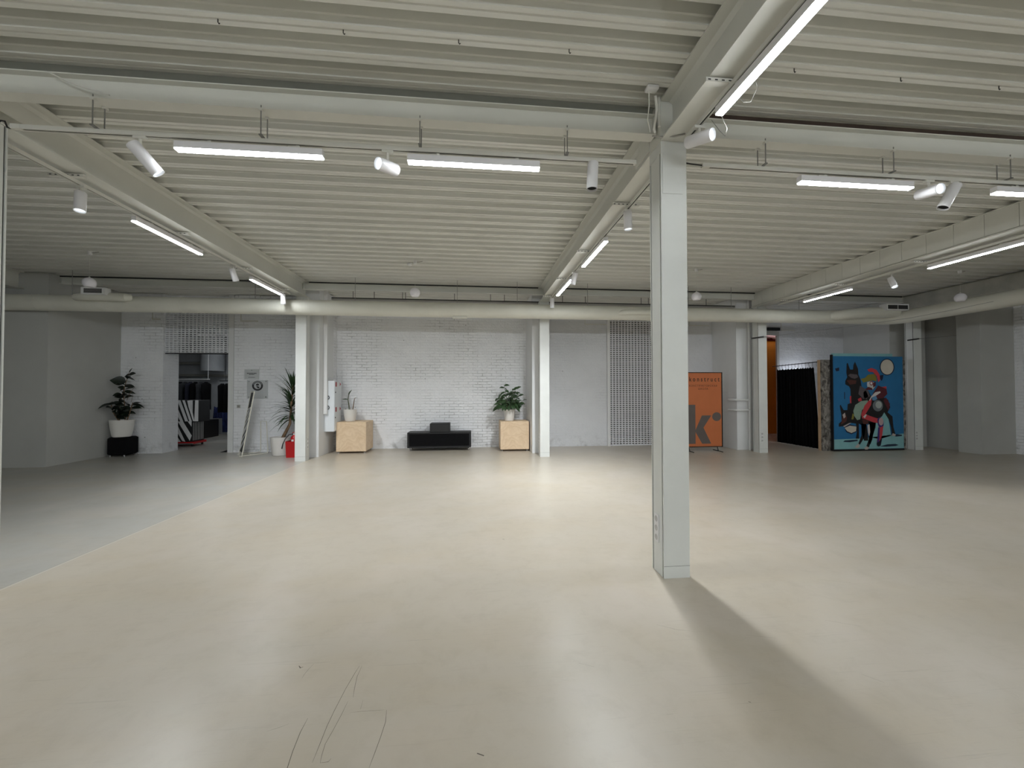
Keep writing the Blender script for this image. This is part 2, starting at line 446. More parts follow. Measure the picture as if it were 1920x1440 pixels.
# store room behind the left opening
wall('wall_store', [(-13, 15.7, 0, -6.0, 15.9, 3.6), (-13.2, 11.6, 0, -13, 15.9, 3.6), (-6.2, 11.5, 0, -6.0, 15.7, 3.6), (-13, 11.601, 3.6, -6.2, 15.9, 3.7)], M['greywall'], 'dim grey walls of the clothes store seen through the left opening')
w = MB(); w.box(3.7, 12.9, 0, 6.0, 13.0, 3.8); w.box(3.6, 11.6, 0, 3.7, 13, 3.8); w.box(6, 11.6, 0, 6.1, 13, 3.8); w.box(3.7, 11.601, 3.8, 6, 13, 3.9)
struct(w, 'wall_shutter_room', M['darkwall'], 'dark room behind the closed perforated shutter', 'wall', 0)
w = MB(); w.box(7.9, 13.6, 0, 12.2, 13.7, 3.42, 0); w.box(7.9, 13.6, 3.42, 12.2, 13.7, 4.0, 1); w.box(7.8, 11.501, 0, 7.9, 13.7, 4.0, 0); w.box(12.2, 11.501, 0, 12.3, 13.7, 4, 0); w.box(7.9, 11.501, 4.0, 12.2, 13.7, 4.1, 1)
struct(w, 'wall_ochre_room', [M['ochre'], M['redwall']], 'ochre wall with a dark red top seen through the narrow doorway', 'wall', 0)
# door frame of the ochre room
w = MB()
w.box(9.385, 11.37, 0, 9.459, 11.43, 3.419); w.box(8.25, 11.37, 3.30, 9.3845, 11.43, 3.419); w.box(8.25, 11.37, 0, 8.31, 11.43, 3.2995)
w.box(8.20, 11.37, 3.45, 9.5, 11.399, 3.54, 1)
tag(w.build('door_1', [M['cone'], M['black']], None, 0), 'grey door frame with black head strip of the ochre doorway', 'door frame', None, 'structure')
# shallow recessed rectangles high on the walls (beam pockets)
w = MB()
for (x0, x1, y, z) in ((-8.22, -8.02, 11.049, 3.44), (-6.05, -5.62, 10.999, 3.42), (3.22, 3.86, 11.149, 3.5), (6.35, 6.98, 11.079, 3.5), (9.55, 10.0, 11.399, 3.45)):
    w.box(x0, y - .012, z, x1, y, z + .03, 0)
    w.box(x0, y - .012, z, x0 + .02, y, z + .5, 0)
tag(w.build('trim_1', M['rail'], None, 0), 'thin raised ledges of filled beam pockets below the duct', 'wall trim', None, 'structure')
# guide channels of the shutters
for nm, x0, x1, y in (('trim_2', -6.335, -6.205, 10.985), ('trim_3', 3.865, 3.945, 11.05), ('trim_4', 5.725, 5.79, 11.05)):
    w = MB(); w.box(x0, y, 0, x1, y + .2 if y > 11 else y + .014, HT if y < 11 else 3.72)
    if y < 11: w.box(x0, 11.0, 0, x1 - .06, 11.2, 3.72)
    tag(w.build(nm, M['white'], None, 0), {'trim_2': 'white guide channel right of the half raised shutter', 'trim_3': 'white guide channel left of the closed shutter', 'trim_4': 'white guide channel right of the closed shutter'}[nm], 'shutter guide', None, 'structure')

# ------------------------------------------------------------------ columns
def column(x, y, label, h=3.755):
    c = MB()
    c.box(x - CW, y, 0, x + CW, y + .012, h)                   # front flange
    c.box(x - CW, y + .208, 0, x + CW, y + .22, h)             # rear flange
    c.box(x - CW + .001, y + .030, 0, x + CW - .001, y + .192, h)   # infill panel
    c.box(x - CW + .012, y + .0121, .001, x + CW - .012, y + .2079, h - .001, 1)
    c.box(x - CW - .0005, y - .0012, .10, x + CW + .0005, y, .102, 1)
    return struct(c, 'steel_column', [M['steel'], M['groove']], label, 'column', 0)
column(XB, Y1, 'pale grey steel column standing alone in the middle of the floor', 3.655)
column(XA, Y1 + .135, 'sliver of steel column at the left edge of the view')
column(XA, Y2, 'white column beside the fire extinguisher')
column(XB, Y2, 'white column beside the right plywood cube')
column(XC, Y2, 'white column between the orange banner and the ochre doorway')
column(XD + .07, Y2, 'white column right beside the blue painting')
column(XB, Y0, 'steel column behind the camera')
column(XC, Y1, 'steel column in the near row beyond the right edge')
# cap box on the middle column, under the near beam
c = MB(); c.box(XB - CW, Y1 + .001, 3.656, XB + CW, Y1 + .22, 3.757)
c.box(XB - CW + .012, Y1 - .006, 3.30, XB + CW - .04, Y1 - .0015, 3.655)
struct(c, 'steel_column', M['steel'], 'cap plate and head of the middle column', 'column', 0)

# ------------------------------------------------------------------ beams
def ibeam_y(x, y0, y1, label, z0=BZ, z1=DZ - .001, w=CW, name='ceiling_beam', haunch=None):
    b = MB()
    b.box(x - w, y0, z0, x + w, y1, z0 + .014); b.box(x - w, y0, z1 - .014, x + w, y1, z1)
    b.box(x - .006, y0, z0 + .014, x + .006, y1, z1 - .014)
    for s in (-1, 1):   # root fillets
        b.add([(x + s * .006, y0, z0 + .034), (x + s * .03, y0, z0 + .014), (x + s * .006, y1, z0 + .034), (x + s * .03, y1, z0 + .014)], [(0, 1, 3, 2)])
        b.add([(x + s * .006, y0, z1 - .04), (x + s * .035, y0, z1 - .014), (x + s * .006, y1, z1 - .04), (x + s * .035, y1, z1 - .014)], [(0, 1, 3, 2)])
    if haunch:   # bolted head plate above the column
        b.box(x - w - .004, y0, 3.80, x + w + .004, y0 + .01, z1)
        b.add([(x - w, y0, z0), (x - w, y0 + .5, z0 + .0), (x - w, y0, z0 - .0)], [(0, 1, 2)])
    return struct(b, name, M['beam'], label, 'beam', 0)
def ibeam_x(x0, x1, yc, z0, z1, label, w=.055):
    b = MB()
    b.box(x0, yc - w, z0, x1, yc + w, z0 + .009); b.box(x0, yc - w, z1 - .009, x1, yc + w, z1)
    b.box(x0, yc - .004, z0 + .009, x1, yc + .004, z1 - .009)
    b.box(x0 - .0, yc - w + .006, z0 + .009, x0 + .012, yc + w - .006, z1 - .009); b.box(x1 - .012, yc - w + .006, z0 + .009, x1, yc + w - .006, z1 - .009)
    return struct(b, 'ceiling_beam', M['beam'], label, 'beam', 0)
C0, C1, C2 = Y0 + .11, Y1 + .11, Y2 + .11
bays = (('near', C0 + .112, C1 - .112), ('far', C1 + .112, 9.67))
names = {XZ: 'leftmost', XA: 'left', XB: 'middle'}
for x, nm in names.items():
    ibeam_y(x, -7.1, C0 - .112, 'rear %s ceiling beam behind the camera' % nm)
    ibeam_y(x, C0 + .112, C1 - .112, {'leftmost': 'long ceiling beam beyond the left edge', 'left': 'ceiling beam beyond the left column edge', 'middle': 'ceiling beam coming towards the view above the bright diagonal lamp'}[nm])
    ibeam_y(x, C1 + .112, 9.67, {'leftmost': 'dim ceiling beam at the far left above the duct', 'left': 'long ceiling beam running to the column by the extinguisher', 'middle': 'long ceiling beam running from the middle column to the back'}[nm])
# haunch at the middle column
b = MB()
b.prism([(0, 0), (0.30, 0), (0.30, 0.05), (0.12, 0.30), (0, 0.30)], (XB - CW - .006, C1 + .112, 3.80), (0, 1, 0), (0, 0, 1), (.012, 0, 0))
b.box(XB - CW, C1 - .108, 3.758, XB + CW, C1 + .108, 4.119)
struct(b, 'ceiling_beam', M['beam'], 'bolted joint block of the beams above the middle column', 'beam', 0)
b = MB(); b.box(XA - CW, C1 + .03, 3.758, XA + CW, C1 + .108, 4.119); b.prism([(0, 0), (.34, 0), (.34, .07), (.1, .2), (0, .2)], (XA + CW - .004, C1 + .112, 3.86), (0, 1, 0), (0, 0, 1), (.012, 0, 0))
struct(b, 'ceiling_beam', M['beam'], 'bolted joint block at the left edge of the view', 'beam', 0)
# boxed beam with panel joints on line C
def boxed(y0, y1, label):
    b = MB(); n = max(1, round((y1 - y0) / .36)); st = (y1 - y0) / n
    for i in range(n): b.box(XC - CW - .006, y0 + i * st + .0025, BZ + .03, XC + CW + .006, y0 + (i + 1) * st - .0025, DZ - .012)
    b.box(XC - CW + .004, y0, BZ + .02, XC + CW - .004, y1, DZ - .02, 1)
    b.box(XC - CW - .02, y0, BZ, XC + CW + .02, y1, BZ + .02)
    b.box(XC - CW - .02, y0, DZ - .013, XC + CW + .02, y1, DZ - .001)
    return struct(b, 'ceiling_beam', [M['beam'], M['groove']], label, 'beam', 0)
boxed(C1 + .112, 9.67, 'panelled ceiling beam on the right, running to the column by the banner')
boxed(C0 + .112, C1 - .112, 'panelled ceiling beam beyond the right edge')
b = MB(); b.cbox(11.54, C1 - 3, 3.74, 12.0, 9.67, DZ - .001, .03)
struct(b, 'ceiling_beam', M['stone'], 'rough fireproofed beam at the far right above the duct', 'beam', 30)
# cross beams
edges = [(-14.1, XZ - .012), (XZ + .012, XA - .012), (XA + .012, XB - .012), (XB + .012, XC - .13), (XC + .13, 11.53)]
for nm, yc in (('near', C1), ('far', C2), ('rear', C0)):
    z0, z1 = (3.85, 4.03) if nm != 'far' else (3.945, 4.085)
    for i, (a, c2) in enumerate(edges):
        if nm == 'rear' and i in (0, 4): continue
        if nm == 'near':
            if i == 1: c2 = XA - .13
            if i == 2: a, c2 = XA + .13, XB - .13
            if i == 3: a = XB + .13
            if i == 0: c2 = XZ - .13
        lab = {'near': ['near cross beam beyond the left edge', 'near cross beam left of the left edge column', 'near cross beam above the left suspended track', 'near cross beam above the right suspended track, dark gap over it', 'near cross beam beyond the right panelled beam'],
               'far': ['far cross beam in the dim left corner', 'far cross beam above the left vent of the duct', 'far cross beam above the black podium', 'far cross beam between middle beam and panelled beam', 'far cross beam at the right above the painting'],
               'rear': ['', 'rear cross beam behind the camera, left bay', 'rear cross beam behind the camera, middle bay', 'rear cross beam behind the camera, right bay', '']}[nm][i]
        ibeam_x(a, c2, yc, z0, z1, lab)
b = MB(); b.box(XB + .14, C1 - .035, 4.031, XC - .13, C1 + .03, 4.082)
tag(b.build('trim_5', mat('rusty_strip', (64, 50, 42), 0.8, var=0.3, vs=3), None, 0), 'bare rusty strip in the gap over the right cross beam', 'strip', None, 'structure')

for nm, a, c2, lab in (('trim_6', XA + .14, XB - .14, 'dark strip added as shade in the gap over the middle cross beam'), ('trim_7', XZ + .14, XA - .14, 'dark strip added as shade in the gap over the left cross beam')):  # strips added to darken the open gap between near beams and deck
    b = MB(); b.box(a, C1 - .012, 4.031, c2, C1 + .03, 4.119)
    tag(b.build(nm, M['gap_shade'], None, 0), lab, 'strip', None, 'structure')
for nm, a, c2, lab in (('trim_8', XA + .14, XB - .14, 'black strip painted as the shaded gap over the far cross beam above the podium'), ('trim_9', XB + .14, XC - .14, 'black strip painted as the shaded gap over the far cross beam right of the middle beam'), ('trim_10', XZ + .14, XA - .14, 'black strip painted as the shaded gap over the far cross beam at the left'), ('trim_11', XC + .14, 11.5, 'black strip painted as the shaded gap over the far cross beam at the right')):  # black strips paint the shade in the gap over the far beams
    b = MB(); b.box(a, C2 - .04, 4.086, c2, C2 + .03, 4.119)
    tag(b.build(nm, M['groove'], None, 0), lab, 'strip', None, 'structure')

# ------------------------------------------------------------------ ventilation duct
DY, DR, DZc = 9.10, 0.166, 3.437
du = T('ventilation_duct', 'fat cream ventilation duct running along the back wall and turning at the right', 'duct', (0, DY, DZc))
off = (0, DY, DZc)
XE = 10.78
m = MB(off)
path = [(-14.0, DY, DZc)] + [(-13 + i * 1.0, DY, DZc) for i in range(24)]
path = [p for p in path if p[0] < XE - .5] + [(XE - .46, DY, DZc)]
for a in range(0, 91, 10):
    t = R(a); path.append((XE - .4 + .4 * math.sin(t), DY - .4 + .4 * math.cos(t), DZc))
path += [(XE, DY - 1.0, DZc), (XE, 6, DZc), (XE, 2.0, DZc), (XE, -2.0, DZc)]
m.tube(path, DR, 40)
m.build('tube', M['duct'], du)
for i, x in enumerate((-8.9, -6.15, -3.55, -0.75, 1.95, 4.6, 7.9, 9.9)):
    m = MB(off); m.tube([(x - .012, DY, DZc), (x + .012, DY, DZc)], DR + .004, 40); m.build('seam_band', M['duct'], du)
m = MB(off); m.obox((-.29, DY - .03, DZc - DR - .006), (.32, .12, .03)); m.build('inspection_flap', M['duct'], du)
# side branches: bulge and outlets
m = MB(off)
m.tube([(-8.15, DY - .06, 3.50), (-8.05, DY - .20, 3.52), (-7.85, DY - .26, 3.53), (-7.3, DY - .26, 3.53), (-7.12, DY - .24, 3.53), (-7.05, DY - .16, 3.54)], [.03, .072, .082, .082, .085, .06], 16)
m.build('branch', M['duct'], du)
vt = MB(off); vt.box(-7.80, DY - .40, 3.545, -7.36, DY - .26, 3.685); vb = vt.build('vent_box', M['white'], du, 0)
g = MB(off); g.box(-7.745, DY - .4015, 3.57, -7.415, DY - .4002, 3.66)
gb = g.build('grille', M['groove'], vb, 0)
g = MB(off)
for k in range(3): g.box(-7.745, DY - .407, 3.585 + k * .026, -7.415, DY - .402, 3.589 + k * .026)
g.build('blade', M['cone'], gb, 0)
m = MB(off)
m.tube([(8.75, DY - .02, 3.42), (8.95, DY - .16, 3.44), (9.25, DY - .24, 3.475), (9.7, DY - .27, 3.51), (10.15, DY - .27, 3.52), (10.5, DY - .27, 3.52)], [.05, .115, .13, .13, .128, .11], 20)
m.build('branch', M['duct'], du)
vt = MB(off); vt.box(10.02, DY - .46, 3.545, 10.62, DY - .28, 3.70); vb = vt.build('vent_box', M['white'], du, 0)
for x0, x1 in ((10.05, 10.31), (10.33, 10.59)):
    g = MB(off); g.box(x0, DY - .4622, 3.575, x1, DY - .4602, 3.67); g.build('grille', M['groove'], vb, 0)
m = MB(off); m.tube([(3.36, DY - .10, 3.40), (3.5, DY - .17, 3.42), (3.75, DY - .19, 3.435), (4.3, DY - .19, 3.44)], [.03, .06, .07, .07], 14); m.build('branch', M['duct'], du)
for x in (-8.3, -4.7, -2.6, -0.35, 1.03, 2.7, 5.2, 6.3, 8.1):
    m = MB(off); m.cyl((x, DY - .02, DZc + DR - .01), (x, DY - .02, DZ - .0), .005, n=6); m.build('hanger_rod', M['zinc'], du)

# thin pipe and tray on the wall side of the duct
tr = T('cable_tray', 'thin dark cable tray hanging behind the duct', 'cable tray', (0, 9.98, 3.84))
m = MB((0, 9.98, 3.84)); m.box(-3.4, 9.93, 3.805, 7.0, 9.985, 3.84); m.build('tray', M['greywire'], tr, 0)
m = MB((0, 9.98, 3.84)); m.box(-3.4, 9.932, 3.8405, 7.0, 9.983, 3.865); m.build('cables', M['blackwire'], tr, 0)
for x in [-2.9, -2.4, -1.72, -1.65, -.45, .45, .8, 2.3, 2.9, 4.4, 4.6, 5.5, 6.2]:
    m = MB((0, 9.98, 3.84)); m.cyl((x, 9.96, 3.86), (x, 9.96, DZ), .010, n=6); m.build('hanger_rod', M['zinc'], tr)

# ------------------------------------------------------------------ lighting tracks, linear lamps, spotlights
def frame(d, up=(0, 0, 1)):
    z = Vector(d).normalized(); x = Vector(up).cross(z)
    if x.length < 1e-3: x = Vector((1, 0, 0))
    x.normalize(); y = z.cross(x)
    return Matrix((x, y, z)).transposed()

def track(axis, a, b, c, z, label, rods=(), brackets=(), zr=3.85):
    """axis 'x': from x=a to x=b at y=c; axis 'y': from y=a to y=b at x=c; z = underside"""
    loc = (a, c, z) if axis == 'x' else (c, a, z)
    t = T('lighting_track', label, 'track', loc)
    m = MB(loc)
    def bx(u0, v0, z0, u1, v1, z1, mi=0):
        if axis == 'x': m.box(u0, c + v0, z0, u1, c + v1, z1, mi)
        else: m.box(c + v0, u0, z0, c + v1, u1, z1, mi)
    U = [(-.0175, 0), (-.008, 0), (-.008, .014), (.008, .014), (.008, 0), (.0175, 0), (.0175, .033), (-.0175, .033)]
    if axis == 'x': m.prism(U, (a + .07, c, z), (0, 1, 0), (0, 0, 1), (b - a - .09, 0, 0))
    else: m.prism(U, (c, a + .07, z), (1, 0, 0), (0, 0, 1), (0, b - a - .09, 0))
    bx(a + .071, -.0075, z + .006, b - .021, .0075, z + .0138, 1)
    bx(a, -.018, z - .001, a + .0695, .018, z + .034); bx(b - .0195, -.018, z - .001, b, .018, z + .034)
    m.build('rail', [M['rail'], M['groove']], t, 0)
    for r in rods:
        for s in (-1, 1):
            m = MB(loc); m.cyl((r, c + s * .05, z + .04), (r, c + s * .05, zr + .03), .0045, n=8); m.build('hanger_rod', M['zinc'], t)
        m = MB(loc); m.box(r - .012, c - .062, z + .0335, r + .012, c + .062, z + .042)
        m.build('hanger_foot', M['zinc'], t, 0)
        for s in (-1, 1):
            m = MB(loc); m.box(r - .014, c + s * .05 - .012, zr - .016, r + .014, c + s * .05 + .018, zr - .002); m.build('beam_clamp', M['rail'], t, 0)
    for y in brackets:
        m = MB(loc); xb = c
        m.box(xb - .19, y - .02, z + .0335, xb + .13, y + .02, z + .062)
        for k in range(6): m.box(xb - .175 + k * .05, y - .0212, z + .043, xb - .155 + k * .05, y - .0198, z + .051, 1)
        m.build('cross_bracket', [M['rail'], M['groove']], t, 0)
    return t

LEDM = {}; REAR_FILL = 78.0
def led(axis, a, b, c, z, label, group=None, k=1.0):
    """lamp body from a to b, z = underside of its diffuser"""
    loc = ((a + b) / 2, c, z) if axis == 'x' else (c, (a + b) / 2, z)
    t = T('linear_lamp', label, 'lamp', loc, group)
    def bx(m, u0, v0, z0, u1, v1, z1, mi=0):
        if axis == 'x': m.box(u0, c + v0, z0, u1, c + v1, z1, mi)
        else: m.box(c + v0, u0, z0, c + v1, u1, z1, mi)
    m = MB(loc); bx(m, a, -.028, z + .0112, b, .028, z + .064); m.build('housing', M['lampwhite'], t, 0)
    m = MB(loc); bx(m, a + .003, -.0265, z, b - .003, .0265, z + .011)
    m.m = [1, 0, 0, 0, 0, 0]
    m.build('diffuser', [M['ledside'], LEDM.setdefault(k, emit('led_diffuser', (0.93, 0.975, 1.0), LED_E * k))], t, 0)
    for k in (.2, .8):
        u = a + (b - a) * k
        m = MB(loc); bx(m, u - .045, -.014, z + .0642, u + .045, .014, z + .081); bx(m, u + .015, -.010, z + .0812, u + .04, .010, z + .0915)
        m.build('adapter', M['rail'], t, 0)
    return t

SPOT_W = 120.0
def spot(pivot, d, label, lit=1.0, L=.20, r=.047, zr=3.6, cone=80, tail=0.35, power=None):
    """pivot: point on the body the arm holds; d: where it points; zr: underside of the track"""
    t = T('track_spotlight', label, 'spotlight', (pivot[0], pivot[1], zr))
    off = (pivot[0], pivot[1], zr); P = Vector(pivot); D = Vector(d).normalized(); Q = frame(D)
    m = MB(off); s0 = -L * tail; s1 = L * (1 - tail)
    m.lathe([(0, s0), (r * .93, s0), (r, s0 + .006), (r, s1), (r * .92, s1), (r * .90, s1 - .012), (r * .90, s1 - .02)], 26, P, Q)
    m.build('body', M['lampwhite'], t)
    m = MB(off)
    if lit: m.lathe([(r * .89, s1 - .02), (r * .86, s1 - .012), (r * .5, s1 - .009), (0, s1 - .008)], 22, P, Q); m.build('lens', M['lens'] if lit >= 1 else M['lensdim'], t)
    else: m.lathe([(r * .89, s1 - .012), (r * .6, s1 - .03), (0, s1 - .03)], 22, P, Q); m.build('lens', M['lampblack'], t)
    m = MB(off); m.lathe([(r * .93, s1 + .0005), (r * 1.005, s1 + .0005), (r * 1.005, s1 + .004), (r * .93, s1 + .004), (r * .93, s1 + .0005)], 26, P, Q); m.build('rim', M['lampwhite'], t)
    m = MB(off); m.box(P.x - .045, P.y - .0165, zr - .022, P.x + .045, P.y + .0165, zr - .001)
    m.build('adapter', M['rail'], t, 0)
    m = MB(off); top = Vector((P.x, P.y, zr - .022))
    if (top - P).length > r * .9:
        m.cyl(top, P + (top - P).normalized() * r * .8, .011, n=10); m.build('arm', M['rail'], t)
    if lit:
        l = bpy.data.lights.new('spot_bulb', 'SPOT'); l.energy = power or SPOT_W * lit; l.spot_size = R(cone); l.spot_blend = 1.0
        l.shadow_soft_size = .046; l.color = (.93, .97, 1.0)
        lo = bpy.data.objects.new('bulb', l); COL.objects.link(lo); lo.parent = t
        lo.location = P + D * (s1 + .004) - Vector(off)
        lo.rotation_euler = D.to_track_quat('-Z', 'Y').to_euler()
    return t

YR = C1
track('x', -3.5, 1.44, YR, 3.602, 'white track hanging under the near cross beam, left of the middle column', (-2.9, -1.68, -.435, .81))
track('x', 2.06, 7.0, YR, 3.612, 'white track hanging under the near cross beam, right of the middle column', (2.64, 3.93, 5.19, 6.4))
led('x', -2.34, -1.22, YR, 3.507, 'lit linear lamp on the left suspended track, nearer the left edge', k=1.4)
led('x', -.54, .575, YR, 3.507, 'lit linear lamp on the left suspended track, nearer the middle column', k=1.5)
led('x', 3.01, 4.17, YR, 3.517, 'lit linear lamp on the right suspended track, nearer the middle column', k=1.5)
led('x', 5.07, 6.2, YR, 3.517, 'lit linear lamp cut by the right edge on the suspended track', k=1.5)
spot((-2.6, YR, 3.475), (.5, .35, -.72), 'lit white spotlight slanting down at the left end of the left suspended track', 1, L=.24, zr=3.602, tail=.3)
spot((-.705, YR, 3.465), (-.62, -.78, -.16), 'lit white spotlight facing forward between the two lamps of the left track', 1, L=.19, r=.05, zr=3.602, tail=.5, power=18)
spot((1.05, YR, 3.55), (-.05, 0, -1), 'unlit white spotlight hanging straight down at the right end of the left track', 0, L=.23, zr=3.602, tail=.2)
spot((4.36, YR, 3.50), (-.08, -.98, -.17), 'lit spotlight facing forward on the right suspended track', 1, L=.2, r=.05, zr=3.612, tail=.5, power=18)
spot((4.62, YR, 3.53), (-.42, .15, -.9), 'unlit spotlight slanting down beside the lit one on the right track', 0, L=.24, zr=3.612, tail=.25)
# tracks under the three long beams
def beamtrack(x, y0, y1, label, br): return track('y', y0, y1, x, 3.685, label, (), br)
xb, xa, xc = XB + .045, XA - .06, XC + .08
beamtrack(xb, 3.62, 9.0, 'track under the long middle beam behind the middle column', (4.37, 5.91, 7.40, 8.8))
beamtrack(xb, -2.6, 3.13, 'track under the beam coming towards the view', (2.55, 1.0, -.6))
beamtrack(xa, 3.62, 9.0, 'track under the long left beam', (4.3, 5.75, 7.30, 8.7))
beamtrack(xc, 3.62, 9.0, 'track under the panelled beam on the right', (4.4, 5.86, 7.27, 8.7))
beamtrack(xa, -2.6, 3.13, 'track of the left beam behind the view', (2.4, 0, -1.8))
beamtrack(xc, -2.6, 3.13, 'track of the panelled beam behind the view', (2.4, 0, -1.8))
led('y', 5.12, 6.22, xb, 3.592, 'lit linear lamp under the long middle beam, nearer the middle column', k=3.6)
led('y', 6.98, 8.17, xb, 3.592, 'lit linear lamp under the long middle beam, nearer the back wall', k=2.0)
led('y', 5.03, 6.19, xa, 3.592, 'lit linear lamp under the long left beam, nearer the view', k=4.0)
led('y', 7.50, 8.61, xa, 3.592, 'lit linear lamp under the long left beam, nearer the back wall', k=2.2)
led('y', 4.62, 5.78, xc, 3.592, 'lit linear lamp under the panelled beam, cut by the right edge', k=1.6)
led('y', 7.12, 8.24, xc, 3.592, 'lit linear lamp under the panelled beam, nearer the back wall', k=1.6)
led('y', 1.53, 2.68, xb, 3.592, 'big bright diagonal linear lamp at the top, nearest of all', k=0.45)
spot((xb, 4.38, 3.60), (.05, .02, -1), 'lit spotlight hanging close behind the top of the middle column', 1, zr=3.685, tail=.3, power=170, cone=120)
spot((xb, 6.76, 3.60), (-.18, .34, -1), 'lit spotlight between the two lamps of the long middle beam', 1, zr=3.685, tail=.3, power=300, cone=122)
spot((xb, 8.74, 3.60), (0, .02, -1), 'lit spotlight in front of the duct at the end of the middle beam', 1, zr=3.685, tail=.35, power=12, cone=90)
spot((xa, 4.40, 3.56), (.1, -.15, -1), 'lit spotlight under the left beam, nearest the left edge', 1, zr=3.685, tail=.3, power=120, cone=110)
spot((xa, 6.97, 3.57), (.2, .30, -1), 'lit spotlight under the left beam, between its two lamps', 1, zr=3.685, tail=.3, power=190, cone=122)
spot((xa, 8.72, 3.56), (.05, .02, -1), 'lit spotlight in front of the duct at the end of the left beam', 1, zr=3.685, tail=.35, power=14, cone=90)
spot((xc, 6.36, 3.56), (-.12, -.45, -.9), 'lit spotlight under the panelled beam between its two lamps', 1, zr=3.685, tail=.3, power=100)
spot((xb, 2.93, 3.585), (.47, -.86, -.2), 'lit spotlight facing right at the head of the middle column', 1, L=.21, zr=3.685, tail=.5, power=18)
# rear hall: unseen linear lamps repeat the tracks, tube lamps added to brighten walls
g = 'lamps of the hall behind the view'
track('x', -3.5, 5.0, C0, 3.602, 'white track hanging under the rear cross beam behind the view', (-2.9, -.4, 2.6, 4.4))
M['rearfill'] = emit('rear_fill_tube', (.90, .96, 1.0), REAR_FILL)
for yy in (-7.0, -12.5):  # unseen tubes, added for extra light on back walls and column fronts
    for x in (-3.4, -1.6, .2, 2.0, 3.8, 5.6):
        t = T('tube_lamp', 'unseen tube lamp added in the rear hall to brighten walls and columns', 'lamp', (x, yy, 3.45), g); off = (x, yy, 3.45)
        m = MB(off); m.cyl((x, yy, 3.45), (x + 1.3, yy, 3.45), .03, n=12); m.build('tube', M['rearfill'], t)
        for q in (.1, 1.2):
            m = MB(off); m.cyl((x + q, yy, 3.481), (x + q, yy, DZ - .001), .004, n=6); m.build('hanger_rod', M['zinc'], t)
led('x', -2.34, -1.22, C0, 3.507, 'lit linear lamp on a track behind the view', g, k=1.2)
led('x', -.54, .575, C0, 3.507, 'lit linear lamp on a track behind the view', g, k=1.2)
led('x', 3.01, 4.17, C0, 3.507, 'lit linear lamp on a track behind the view', g, k=1.2)
for x in (xa, xb, xc):
    led('y', -.9, .25, x, 3.592, 'lit linear lamp on a track behind the view', g, k=0.4)
    if x != xb: led('y', 1.2, 2.35, x, 3.592, 'lit linear lamp on a track behind the view', g, k=0.4)

# ------------------------------------------------------------------ pendants, detector, hooks, wiring
def pendant(x, y, zg, label, r=.098):
    t = T('pendant_lamp', label, 'pendant lamp', (x, y, DZ)); off = (x, y, DZ)
    m = MB(off)
    prof = [(r * math.sin(R(a)), zg + r * math.cos(R(a))) for a in range(4, 143, 9)]
    prof += [(r * .45, zg - r * .77), (0, zg - r * .74)]
    m.lathe(prof, 28, (x, y, 0)); m.build('globe', M['globe'], t)
    m = MB(off); m.cyl((x, y, zg + r * .98), (x, y, DZ - .05), .0022, n=6); m.build('cord', M['rail'], t)
    m = MB(off); m.lathe([(0, DZ - .06), (.03, DZ - .058), (.035, DZ - .02), (.035, DZ - .001)], 18, (x, y, 0)); m.build('ceiling_cup', M['white'], t)
    m = MB(off); m.tube([(x + .03, y, DZ - .025), (x + .08, y, DZ - .02), (x + .14, y + .01, DZ - .004)], .006, 8); m.build('feed_cable', M['greywire'], t)
    m = MB(off); m.lathe([(.012, zg + r * .93), (.016, zg + r * .97), (.012, zg + r * 1.12), (.002, zg + r * 1.16)], 12, (x, y, 0)); m.build('cap', M['rail'], t)
    return t
pendant(-6.87, 7.82, 3.55, 'unlit white globe pendant at the far left in front of the duct vent')
pendant(-1.11, 7.79, 3.50, 'unlit white globe pendant in the middle, above the podium')
pendant(4.62, 7.76, 3.54, 'unlit white globe pendant just right of the middle column')
pendant(10.25, 7.35, 3.545, 'unlit dim globe pendant at the far right before the duct')
t = T('smoke_detector', 'small round smoke detector on the ribbed ceiling by the middle pendant', 'smoke detector', (-1.24, 7.96, DZ))
m = MB((-1.24, 7.96, DZ)); m.lathe([(.05, DZ - .001), (.05, DZ - .02), (.045, DZ - .03), (.03, DZ - .045), (0, DZ - .047)], 22, (-1.24, 7.96, 0)); m.build('housing', M['white'], t)
m = MB((-1.24, 7.96, DZ)); m.lathe([(.047, DZ - .0265), (.0475, DZ - .024), (.0505, DZ - .0205)], 22, (-1.24, 7.96, 0)); m.build('sensor_slots', M['groove'], t)
hk = None
for i, x in enumerate((-1.72, -.9, -.1, .71, 2.51, 3.44, 4.35)):
    if hk is None:
        m = MB((x, 2.83, DZ)); m.tube([(x, 2.83, DZ + .004), (x, 2.83, DZ - .018), (x + .006, 2.83, DZ - .028), (x + .012, 2.83, DZ - .022)], .0035, 7)
        hk = m.build('ceiling_hook', M['blackwire']); o = hk
        tag(o, 'x', 'hook', 'little hooks in one row on the near ceiling ribs')
    else:
        o = hk.copy(); COL.objects.link(o); o.location.x = x
    o['label'] = ['small dark hook on a ceiling rib, leftmost of the row', 'small dark hook on a ceiling rib, second from the left', 'small dark hook on a ceiling rib, third from the left', 'small dark hook on a ceiling rib, closest left of the middle beam', 'small dark hook on a ceiling rib, closest right of the bright diagonal lamp', 'small dark hook on a ceiling rib, second from the right', 'small dark hook on a ceiling rib, rightmost of the row'][i]
t = T('junction_box', 'small white junction box with cables at the top of the middle column', 'junction box', (1.47, 3.1, 4.09))
m = MB((1.47, 3.1, 4.09)); m.cbox(1.43, 3.08, 4.085, 1.53, 3.15, 4.119, .008); m.build('box', M['white'], t)
